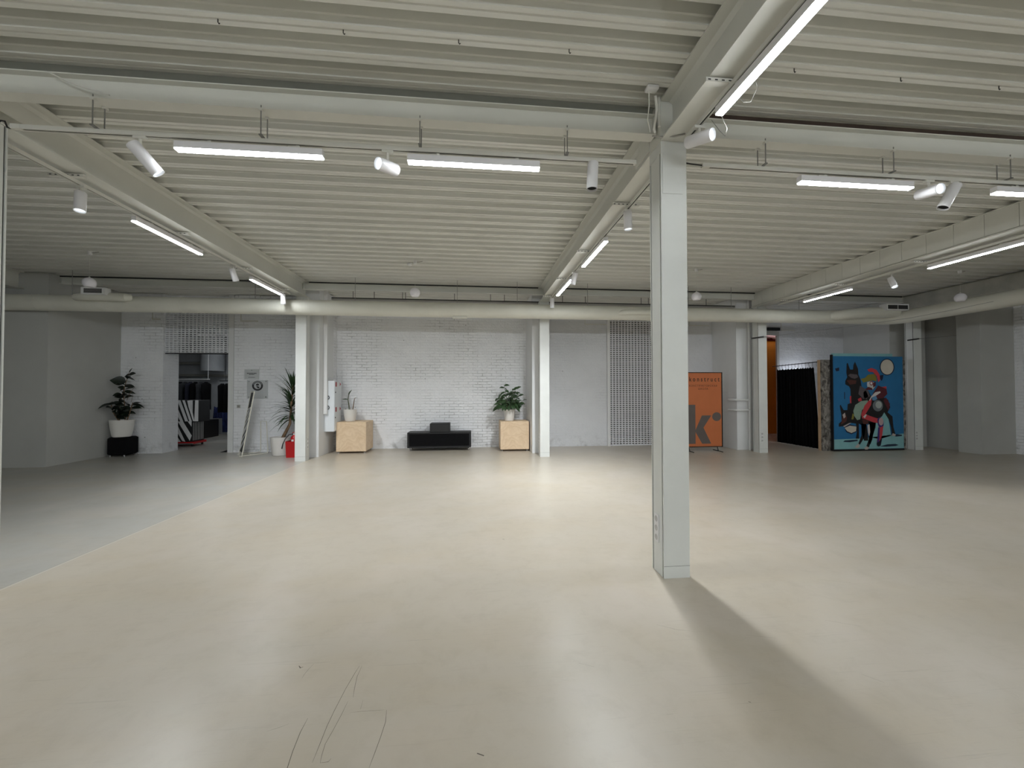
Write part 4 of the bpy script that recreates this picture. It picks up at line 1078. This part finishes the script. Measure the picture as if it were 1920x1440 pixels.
kz0, kz1 = .20, 1.22
kx = bx0 + .115
m.box(kx, by - .0100, kz0, kx + .20, by - .0082, kz1)
m.prism([(.20, .36), (.38, .56 + .18), (.64, .74), (.42, .42), (.63, .0), (.38, .0), (.20, .31)], (kx, by - .0082, kz0), (1, 0, 0), (0, 0, 1), (0, -.0018, 0))
m.prism([(.125 * math.cos(2 * math.pi * k / 32), .115 * math.sin(2 * math.pi * k / 32)) for k in range(32)], (bx1 - .165, by - .0082, .905), (1, 0, 0), (0, 0, 1), (0, -.0018, 0))
m.build('big_letter', mat('grey_brown_print', (98, 90, 86), .55), bp, 0)

# ------------------------------------------------------------------ curtain booth, partition, painting
t = T('booth_curtain', 'black curtain hung on rings along the side of the booth', 'curtain', (9.24, 10.4, 0)); off = (9.24, 10.4, 0)
m = MB(off); n = 60; vs = []
yA, yB = 11.22, 9.72
for i in range(n + 1):
    q = i / n; y = yA + (yB - yA) * q
    for z in (.03, .6, 1.2, 1.8, 2.22):
        k = .5 + .5 * (1 - z / 2.22)
        yy = y if q < .6 else yA + (yB - yA) * (.6 + (q - .6) * (.72 + .34 * (1 - z / 2.3)))
        vs.append((9.235 + .035 * math.sin(i * 1.45 + z * .5) * k + .01 * math.sin(i * .6), yy, z + (.02 * math.sin(i * 1.45) if z > 2 else 0)))
m.add(vs, [(i * 5 + j, i * 5 + j + 1, (i + 1) * 5 + j + 1, (i + 1) * 5 + j) for i in range(n) for j in range(4)])
o = m.build('cloth', M['curtain'], t, 60, recalc=False)
so = o.modifiers.new('Solidify', 'SOLIDIFY'); so.thickness = .004
m = MB(off); m.tube([(9.235, 11.38, 2.33), (9.235, 9.63, 2.36)], .012, 8); m.build('rod', M['black'], t)
for k in range(12):
    y = 11.1 - k * .118
    m = MB(off); m.tube([(9.235, y, 2.372), (9.22, y, 2.31), (9.235, y, 2.235)], .004, 6); m.build('ring', M['black'], t)
t = T('booth_partition', 'grey fleece covered partition panel behind the painting', 'partition', (10.4, 9.62, 0)); off = (10.4, 9.62, 0)
m = MB(off); n1, n2 = 60, 50; vs = []; rs = random.Random(2)
for i in range(n1 + 1):
    for j in range(n2 + 1):
        vs.append((9.16 + 2.46 * i / n1, 9.575 + (rs.uniform(-.012, .012) if 0 < i < n1 and 0 < j < n2 else 0), .002 + 2.40 * j / n2))
m.add(vs, [(i * (n2 + 1) + j, (i + 1) * (n2 + 1) + j, (i + 1) * (n2 + 1) + j + 1, i * (n2 + 1) + j + 1) for i in range(n1) for j in range(n2)])
m.box(9.16, 9.60, .002, 11.62, 9.615, 2.402)
m.build('fleece_face', M['foam'], t, 60, recalc=False)
m = MB(off); m.box(9.155, 9.616, .001, 9.21, 9.70, 2.40); m.box(11.57, 9.616, .001, 11.625, 9.70, 2.40); m.box(9.21, 9.616, 2.33, 11.57, 9.70, 2.40); m.box(9.21, 9.616, .001, 11.57, 9.70, .06); m.build('timber_frame', M['woodedge'], t, 0)

qx0, qx1, qz0, qz1, qy = 9.395, 11.43, .05, 2.49, 9.50
t = T('painting', 'big blue painting of two dark dogs and a rider under a round moon', 'painting', ((qx0 + qx1) / 2, qy, qz0)); off = ((qx0 + qx1) / 2, qy, qz0)
def art(n, c, r=.6): return mat('paint_' + n, c, r, var=.06, vs=4)
m = MB(off); m.box(qx0, qy - .02, qz0, qx1, qy + .035, qz1); cv = m.build('canvas', art('blue', (36, 112, 164)), t, 0)
m = MB(off); m.box(qx0 - .03, qy - .024, qz0 - .04, qx0 - .0005, qy + .036, qz1 + .04); m.box(qx0, qy - .024, qz0 - .045, qx1 + .01, qy + .036, qz0 - .0005); m.build('frame', M['black'], t, 0)
m = MB(off); m.box(qx0, qy - .021, qz1 + .0005, qx1 - .3, qy + .035, qz1 + .075); m.build('top_edge', art('aqua_edge', (128, 178, 182)), t, 0)
AX = (qx1 - qx0) / 845.0; AZ = (qz1 - qz0) / 1100.0
lay = [0]
def brush(name, polys, rgb):
    lay[0] += 1; am = art(name, rgb)
    for p in polys:
        mm = MB(off)
        mm.prism([((x - 142) * AX, (1312 - y) * AZ) for x, y in p], (qx0, qy - .0203 - .0006 * lay[0], qz0), (1, 0, 0), (0, 0, 1), (0, -.0005, 0))
        mm.build(name, am, cv, 0)
def circ(cx, cy, rx, ry, n=28, a0=0): return [(cx + rx * math.cos(2 * math.pi * k / n), cy + ry * math.sin(2 * math.pi * k / n)) for k in range(n)]
brush('ground', [[(143, 1195), (470, 1188), (720, 1160), (985, 1136), (985, 1311), (143, 1311)], [(740, 880), (790, 880), (830, 1160), (690, 1200), (600, 1180), (640, 1010)]], (134, 186, 190))
brush('dark_outline', [circ(795, 338, 90, 100), [(265, 1050), (330, 1020), (420, 1040), (410, 1110), (350, 1135), (290, 1110)], [(165, 360), (215, 345), (215, 385), (180, 392)], [(272, 635), (281, 640), (279, 725), (271, 715)], [(700, 440), (750, 430), (740, 480), (725, 505), (700, 470)]], (18, 26, 52))
brush('moon', [circ(795, 338, 79, 90), [(270, 1060), (330, 1035), (412, 1045), (405, 1100), (350, 1122), (300, 1100)]], (206, 198, 184))
brush('ground_shadow', [[(248, 1225), (270, 1208), (420, 1200), (425, 1216), (330, 1230)], [(690, 1285), (780, 1262), (880, 1258), (920, 1272), (880, 1284), (760, 1290)], [(850, 1160), (900, 1140), (965, 1152), (960, 1165), (890, 1172)]], (26, 44, 66))
brush('black_dog', [
    [(300, 410), (305, 300), (318, 290), (345, 370), (380, 370), (385, 320), (405, 275), (440, 360), (445, 430), (470, 490), (480, 580), (560, 620), (600, 700), (720, 690), (800, 730), (825, 820), (790, 880), (850, 930), (860, 1060), (885, 1150), (840, 1165), (830, 1060), (800, 960), (750, 880), (720, 930), (650, 960), (640, 1060), (590, 1200), (560, 1290), (520, 1300), (570, 1160), (560, 1010), (530, 1020), (545, 1120), (550, 1215), (500, 1215), (480, 1130), (470, 1030), (440, 1010), (440, 1110), (440, 1190), (400, 1190), (415, 1110), (405, 1010), (330, 1000), (250, 1040), (200, 1045), (200, 1010), (235, 980), (232, 900), (215, 800), (225, 785), (260, 850), (305, 850), (310, 780), (340, 770), (350, 720), (345, 600), (330, 570), (285, 545), (285, 505), (310, 460)],
    [(560, 1000), (640, 1000), (600, 1200), (575, 1260), (555, 1240)], [(470, 1010), (530, 1010), (500, 1180), (450, 1260), (430, 1250), (470, 1150)]], (20, 17, 20))
brush('grey_fur', [[(460, 560), (560, 620), (580, 690), (500, 720), (440, 660)], [(320, 440), (345, 420), (430, 430), (440, 460), (400, 480), (360, 470)], [(500, 640), (530, 620), (560, 680), (540, 725), (505, 700)]], (92, 84, 88))
brush('brown_muzzle', [[(245, 930), (285, 900), (300, 940), (290, 985), (240, 1015), (225, 1020)], [(300, 500), (350, 490), (420, 500), (410, 540), (340, 550)], [(480, 960), (560, 970), (550, 1020), (490, 1015)]], (82, 42, 36))
brush('pale_muzzle', [[(245, 905), (275, 880), (282, 930), (260, 950)], [(250, 1040), (320, 1005), (350, 1000), (270, 1050)], [(385, 1290), (430, 1245), (450, 1280), (420, 1302)], [(500, 1300), (530, 1280), (560, 1300), (540, 1320), (510, 1320)], [(835, 1160), (850, 1130), (885, 1145), (880, 1165)]], (188, 176, 170))
brush('pale_saddle', [[(375, 860), (400, 790), (470, 745), (550, 735), (560, 790), (480, 850), (455, 960), (420, 970), (385, 920)]], (142, 166, 150))
brush('olive', [[(350, 960), (365, 890), (385, 905), (375, 960)], [(470, 480), (520, 470), (560, 430), (640, 420), (665, 470), (660, 510), (610, 500), (560, 510), (500, 525)]], (130, 122, 46))
brush('red', [[(550, 370), (600, 350), (660, 370), (700, 430), (705, 500), (680, 520), (665, 450), (620, 400), (570, 395)], [(690, 580), (780, 570), (780, 650), (720, 640)], [(470, 900), (510, 800), (570, 730), (600, 720), (590, 790), (540, 870), (520, 900), (600, 930), (690, 960), (690, 1010), (620, 1000), (520, 960), (480, 950)], [(680, 1040), (735, 1040), (720, 1150), (700, 1200), (675, 1240), (655, 1230)], [(430, 720), (470, 700), (480, 740), (440, 750)], [(335, 690), (352, 680), (352, 770), (338, 770)]], (196, 62, 70))
brush('rider_face', [[(545, 520), (600, 505), (640, 530), (640, 575), (610, 610), (560, 610), (545, 560)]], (206, 204, 202))
brush('maroon', [[(525, 600), (560, 575), (605, 590), (612, 612), (540, 612)], [(615, 530), (650, 515), (650, 560), (620, 585)], [(610, 660), (680, 560), (780, 600), (790, 660), (740, 710), (660, 720)], [(820, 780), (770, 700), (740, 740), (800, 860)]], (86, 28, 38))
brush('eye_ring', [circ(597, 533, 22, 26)], (150, 60, 66))
brush('eye', [circ(596, 533, 13, 16)], (236, 232, 230))
brush('armour', [circ(670, 800, 62, 68)], (112, 118, 122))
brush('armour_shine', [circ(680, 790, 38, 42)], (176, 184, 180))
brush('blue_glove', [[(600, 700), (650, 680), (665, 720), (630, 740), (605, 735)]], (96, 148, 190))
brush('white_ribbon', [[(590, 690), (640, 640), (700, 628), (705, 645), (650, 680), (600, 700), (575, 740), (565, 735)], [(490, 930), (520, 900), (535, 905), (510, 950)], [(540, 1030), (565, 1020), (572, 1110), (560, 1160), (545, 1120)]], (214, 208, 204))
brush('violet_boot', [[(660, 960), (700, 935), (735, 980), (735, 1040), (690, 1060), (668, 1030)], [(655, 1240), (670, 1060), (690, 1060), (680, 1200), (672, 1250)]], (62, 44, 120))
brush('knee_plate', [circ(705, 990, 28, 46)], (188, 160, 164))
brush('dark_boot', [[(650, 1240), (672, 1230), (705, 1190), (712, 1200), (695, 1275), (670, 1286), (650, 1270)]], (22, 20, 40))

# ------------------------------------------------------------------ clothes store behind the left opening
t = T('equipment_trolley', 'red trolley with silver edge under the striped crates', 'trolley', (-8.4, 12.4, 0)); off = (-8.4, 12.4, 0)
m = MB(off); m.box(-8.95, 12.28, .075, -8.0, 12.85, .135); m.build('deck', M['red'], t, 0)
m = MB(off); m.box(-8.95, 12.262, .068, -8.0, 12.2795, .10); m.build('edge_bumper', M['chrome'], t, 0)
for x in (-8.85, -8.08):
    for y in (12.36, 12.78):
        m = MB(off); m.cyl((x - .015, y, .034), (x + .015, y, .034), .034, n=14); m.build('wheel', M['black'], t)
def stripes(x0, x1, z0, z1, y, mb, polys):
    for p in polys: mb.prism([(x0 + a * (x1 - x0), z0 + b * (z1 - z0)) for a, b in p], (0, y, 0), (1, 0, 0), (0, 0, 1), (0, -.0015, 0))
t = T('striped_crate', 'black crate with white diagonal stripes standing on the red trolley', 'crate', (-8.4, 12.5, .136)); off = (-8.4, 12.5, .136)
m = MB(off); m.cbox(-8.93, 12.30, .136, -8.05, 12.82, .725, .008); cb = m.build('body', M['black'], t)
m = MB(off); stripes(-8.93, -8.05, .136, .725, 12.2995, m, [[(.50, .0), (.66, .0), (.45, .5), (.30, .5)], [(.70, .05), (.80, .0), (.50, 1), (.36, 1)], [(.93, .05), (.99, .3), (.72, 1), (.56, 1)], [(.86, 1), (.98, 1), (.98, .74)], [(.30, .0), (.44, .22), (.30, .30)], [(.02, .1), (.14, .0), (.28, .6), (.12, .9)]]); m.build('white_stripes', M['white'], cb, 0)
m = MB(off)
for k in range(7): m.box(-8.0485, 12.34 + k * .068, .17, -8.0475, 12.365 + k * .068, .69)
m.build('side_stripes', M['cone'], cb, 0)
t = T('striped_crate', 'black crate with white zigzag stripes stacked on top of the other crate', 'crate', (-8.4, 12.5, .726)); off = (-8.4, 12.5, .726)
m = MB(off); m.cbox(-8.70, 12.30, .726, -7.88, 12.80, 1.335, .008); cb = m.build('body', M['black'], t)
m = MB(off); stripes(-8.70, -7.88, .726, 1.335, 12.2995, m, [[(.86, 0), (.99, 0), (.99, 1), (.88, 1)], [(.30, 1), (.40, 1), (.66, .0), (.56, .0)], [(.46, 1), (.54, 1), (.78, 0), (.70, 0)], [(.62, .98), (.72, 1), (.76, .72), (.86, .02), (.82, .0), (.66, .70)], [(.72, 1), (.80, 1), (.80, .45), (.75, .65)], [(.08, 1), (.20, 1), (.50, 0), (.40, 0)], [(.0, .7), (.05, .9), (.30, 0), (.15, 0)]]); m.build('white_stripes', M['white'], cb, 0)
m = MB(); m.cbox(-9.62, 12.95, .001, -9.0, 15.1, .60, .01); tag(m.build('storage_chest', M['black'], None), 'long low dark chest behind the striped crates', 'chest')
# clothes rails
def rail(x0, x1, y, z, label, m_):
    t = T('clothes_rail', label, 'clothes rail', ((x0 + x1) / 2, y, z)); off = ((x0 + x1) / 2, y, z)
    m = MB(off); m.cyl((x0, y, z), (x1, y, z), .016, n=10); m.build('bar', m_, t)
    for x in (x0 + .2, x1 - .05):
        m = MB(off); m.cyl((x, y, z + .016), (x, y, 3.60), .008, n=8); m.build('hanger_rod', m_, t)
rail(-11.6, -8.95, 14.5, 2.00, 'white clothes rail hung from the ceiling of the store', M['white'])
rail(-8.75, -6.5, 14.7, 1.95, 'dark clothes rail at the right of the store', M['black'])
def garment(x, y, z, label, ang=0.0, w=.46, h=.95, m_=None):
    t = T('hanging_garment', label, 'garment', (x, y, z), 'dark clothes on the store rails'); off = (x, y, z)
    m = MB(off); n = 14; vs = []
    prof = [(0, .05), (-.02, .10), (-.07, .46), (-.10, .50), (-.35, .47), (-.7, .46), (-h, .50)]
    ca, sa = math.cos(ang), math.sin(ang)
    for (dz, ww) in prof:
        for k in range(n):
            a = 2 * math.pi * k / n
            fl = 1 + .12 * math.sin(3 * a + x * 7 + dz * 3)
            xx, yy = .055 * math.cos(a) * fl, ww * w * math.sin(a) * fl * .98
            vs.append((x + xx * ca - yy * sa, y + xx * sa + yy * ca, z - .09 + dz))
    fs = [(i * n + k, i * n + (k + 1) % n, (i + 1) * n + (k + 1) % n, (i + 1) * n + k) for i in range(len(prof) - 1) for k in range(n)]
    fs += [tuple(range(n)), tuple((len(prof) - 1) * n + k for k in range(n))]
    m.add(vs, fs); m.build('cloth', m_ or M['blackcloth'], t, 60)
    m = MB(off); m.tube([(x, y, z - .088), (x, y + .0, z - .034), (x, y + .021, z - .008), (x, y + .016, z + .015), (x, y, z + .0215), (x, y - .014, z + .0175)], .003, 6); m.build('hook', M['zinc'], t)
GM = [M['blackcloth'], mat('charcoal_cloth', (46, 48, 52), .9, var=.2, vs=8), mat('ink_cloth', (26, 28, 44), .9, var=.2, vs=8)]
for k in range(10): garment(-10.55 + k * .165, 14.5, 2.0, 'dark garment hanging on the white clothes rail in the store', R(-8 + 5 * math.sin(k * 2.3)), m_=GM[(0, 1, 0, 2, 0, 1, 2, 0, 1, 0)[k]])
for k in range(7): garment(-8.66 + k * .165, 14.7, 1.95, 'dark garment hanging on the dark clothes rail in the store', R(6 * math.sin(k * 1.7)), h=1.0, m_=GM[(0, 0, 2, 0, 0, 2, 0)[k]])
# draped blue cloth, framed panel, pipes and duct of the store
m = MB(); n = 26; vs = []
for i in range(n + 1):
    x = -9.30 + .60 * i / n
    for (z, dy) in ((.62 if i < 15 else .12, -.03), (.7, -.02), (.85, 0), (1.02 + .03 * math.sin(i), .02)):
        vs.append((x, 15.28 + dy + .035 * math.sin(i * 1.5 + z), z))
m.add(vs, [(i * 4 + j, i * 4 + j + 1, (i + 1) * 4 + j + 1, (i + 1) * 4 + j) for i in range(n) for j in range(3)])
o = m.build('draped_cloth', M['blue'], None, 60, recalc=False); so = o.modifiers.new('Solidify', 'SOLIDIFY'); so.thickness = .01
tag(o, 'crumpled blue cloth hanging at the end of the dark chest', 'cloth')
t = T('framed_panel', 'beige two part framed panel leaning at the back of the store', 'panel', (-8.6, 15.4, 0)); off = (-8.6, 15.4, 0)
m = MB(off); m.box(-8.78, 15.40, .0, -8.30, 15.42, .84); m.build('board', M['beigebox'], t, 0)
m = MB(off)
for b in ((-8.80, 0, -8.76, .86), (-8.32, 0, -8.28, .86), (-8.76, .82, -8.32, .86), (-8.76, .40, -8.32, .45), (-8.76, 0, -8.32, .04)): m.box(b[0], 15.375, b[1], b[2], 15.399, b[3])
m.build('frame', M['woodedge'], t, 0)
for z, lab in ((2.62, 'upper grey pipe on the back wall of the store'), (2.20, 'lower grey pipe on the back wall of the store')):
    m = MB(); m.tube([(-12.9, 15.60, z), (-9.9 if z > 2.4 else -6.3, 15.60, z - (0 if z > 2.4 else .06))], .045, 12); tag(m.build('wall_pipe', M['greywire']), lab, 'pipe')
m = MB(); m.tube([(-9.35, 15.30, 2.32), (-9.35, 15.30, 3.59)], .36, 24); tag(m.build('air_duct', M['greywall']), 'fat grey vertical air duct at the back of the store', 'duct')
led('x', -8.7, -7.6, 13.5, 3.35, 'unseen lamp added under the store ceiling to brighten the clothes store', k=1.6)  # hidden above the shutter edge, added to brighten the store
led('x', -7.4, -6.6, 15.2, 2.5, 'lit lamp out of sight at the right end of the store', k=2.0)
m = MB(); m.prism([(0, 0), (.16, 0), (.16, .05)], (-6.56, 11.06, .001), (1, 0, 0), (0, 0, 1), (0, .05, 0)); tag(m.build('door_wedge', M['black'], None, 0), 'small dark wedge on the floor beside the store opening', 'wedge')

# ------------------------------------------------------------------ ochre room
t = T('tube_lamp', 'white tube lamp in the doorway of the ochre room', 'lamp', (9.2, 13.4, 3.8)); off = (9.2, 13.4, 3.8)
m = MB(off); m.cyl((8.2, 13.3, 3.77), (11.9, 13.3, 3.77), .03, n=12); m.build('tube', M['ledpink'], t)
m = MB(off); m.box(8.2, 13.25, 3.803, 11.9, 13.35, 3.84); m.build('housing', M['white'], t, 0)
m = MB(); rs = random.Random(4); n = 40; vs = []
for i in range(n + 1):
    x = 8.3 + 3.4 * i / n
    for j, (z, y) in enumerate(((3.52 - .05 * rs.random() - (.08 if 12 < i < 20 else 0), 13.52), (3.60, 13.50), (3.70, 13.54))):
        vs.append((x, y + .02 * math.sin(i * 2 + j), z))
m.add(vs, [(i * 3 + j, i * 3 + j + 1, (i + 1) * 3 + j + 1, (i + 1) * 3 + j) for i in range(n) for j in range(2)])
o = m.build('paper_garland', mat('pale_pink_paper', (206, 176, 172), .8, var=.2, vs=8), None, 60, recalc=False); so = o.modifiers.new('Solidify', 'SOLIDIFY'); so.thickness = .004
tag(o, 'ragged pale pink strip hanging above the ochre wall', 'garland')
# lamp behind the booth that brightens the wall above the curtain
t = T('tube_lamp', 'lit tube lamp hidden inside the curtained booth', 'lamp', (10.0, 11.2, 1.95)); off = (10.0, 11.2, 1.95)
m = MB(off); m.cyl((9.5, 11.18, 1.95), (10.4, 11.18, 1.95), .025, n=12); m.build('tube', emit('booth_tube', (.85, .9, 1.0), 22.0), t)
m = MB(off); m.box(9.48, 11.21, 1.92, 10.42, 11.398, 1.98); m.build('bracket', M['white'], t, 0)

# ------------------------------------------------------------------ camera, world, view
F, YAW, PITCH, ROLL, HC = 742.3, R(5.688), R(.949), R(-.085), 1.6
fw = Vector((math.sin(YAW) * math.cos(PITCH), math.cos(YAW) * math.cos(PITCH), math.sin(PITCH)))
rt = Vector((math.cos(YAW), -math.sin(YAW), 0)); up = rt.cross(fw)
rt2 = rt * math.cos(ROLL) + up * math.sin(ROLL); up2 = rt2.cross(fw)
cd = bpy.data.cameras.new('camera'); cam = bpy.data.objects.new('camera', cd); COL.objects.link(cam)
cam.matrix_world = Matrix(((rt2.x, up2.x, -fw.x, 0), (rt2.y, up2.y, -fw.y, 0), (rt2.z, up2.z, -fw.z, HC), (0, 0, 0, 1)))
cd.sensor_fit = 'HORIZONTAL'; cd.sensor_width = 36.0; cd.lens = 36.0 * F / 1920.0; cd.clip_start = .05; cd.clip_end = 100
S.camera = cam
w = bpy.data.worlds.new('world'); S.world = w; w.use_nodes = True
w.node_tree.nodes['Background'].inputs[0].default_value = (.5, .52, .55, 1); w.node_tree.nodes['Background'].inputs[1].default_value = .02
S.view_settings.view_transform = 'Standard'; S.view_settings.look = 'None'; S.view_settings.gamma = 1.0
S.view_settings.use_curve_mapping = False; S.view_settings.exposure = 0.80
S.cycles.use_denoising = True
S.cycles.max_bounces = 10; S.cycles.diffuse_bounces = 6; S.cycles.glossy_bounces = 4
S.cycles.sample_clamp_indirect = 6.0
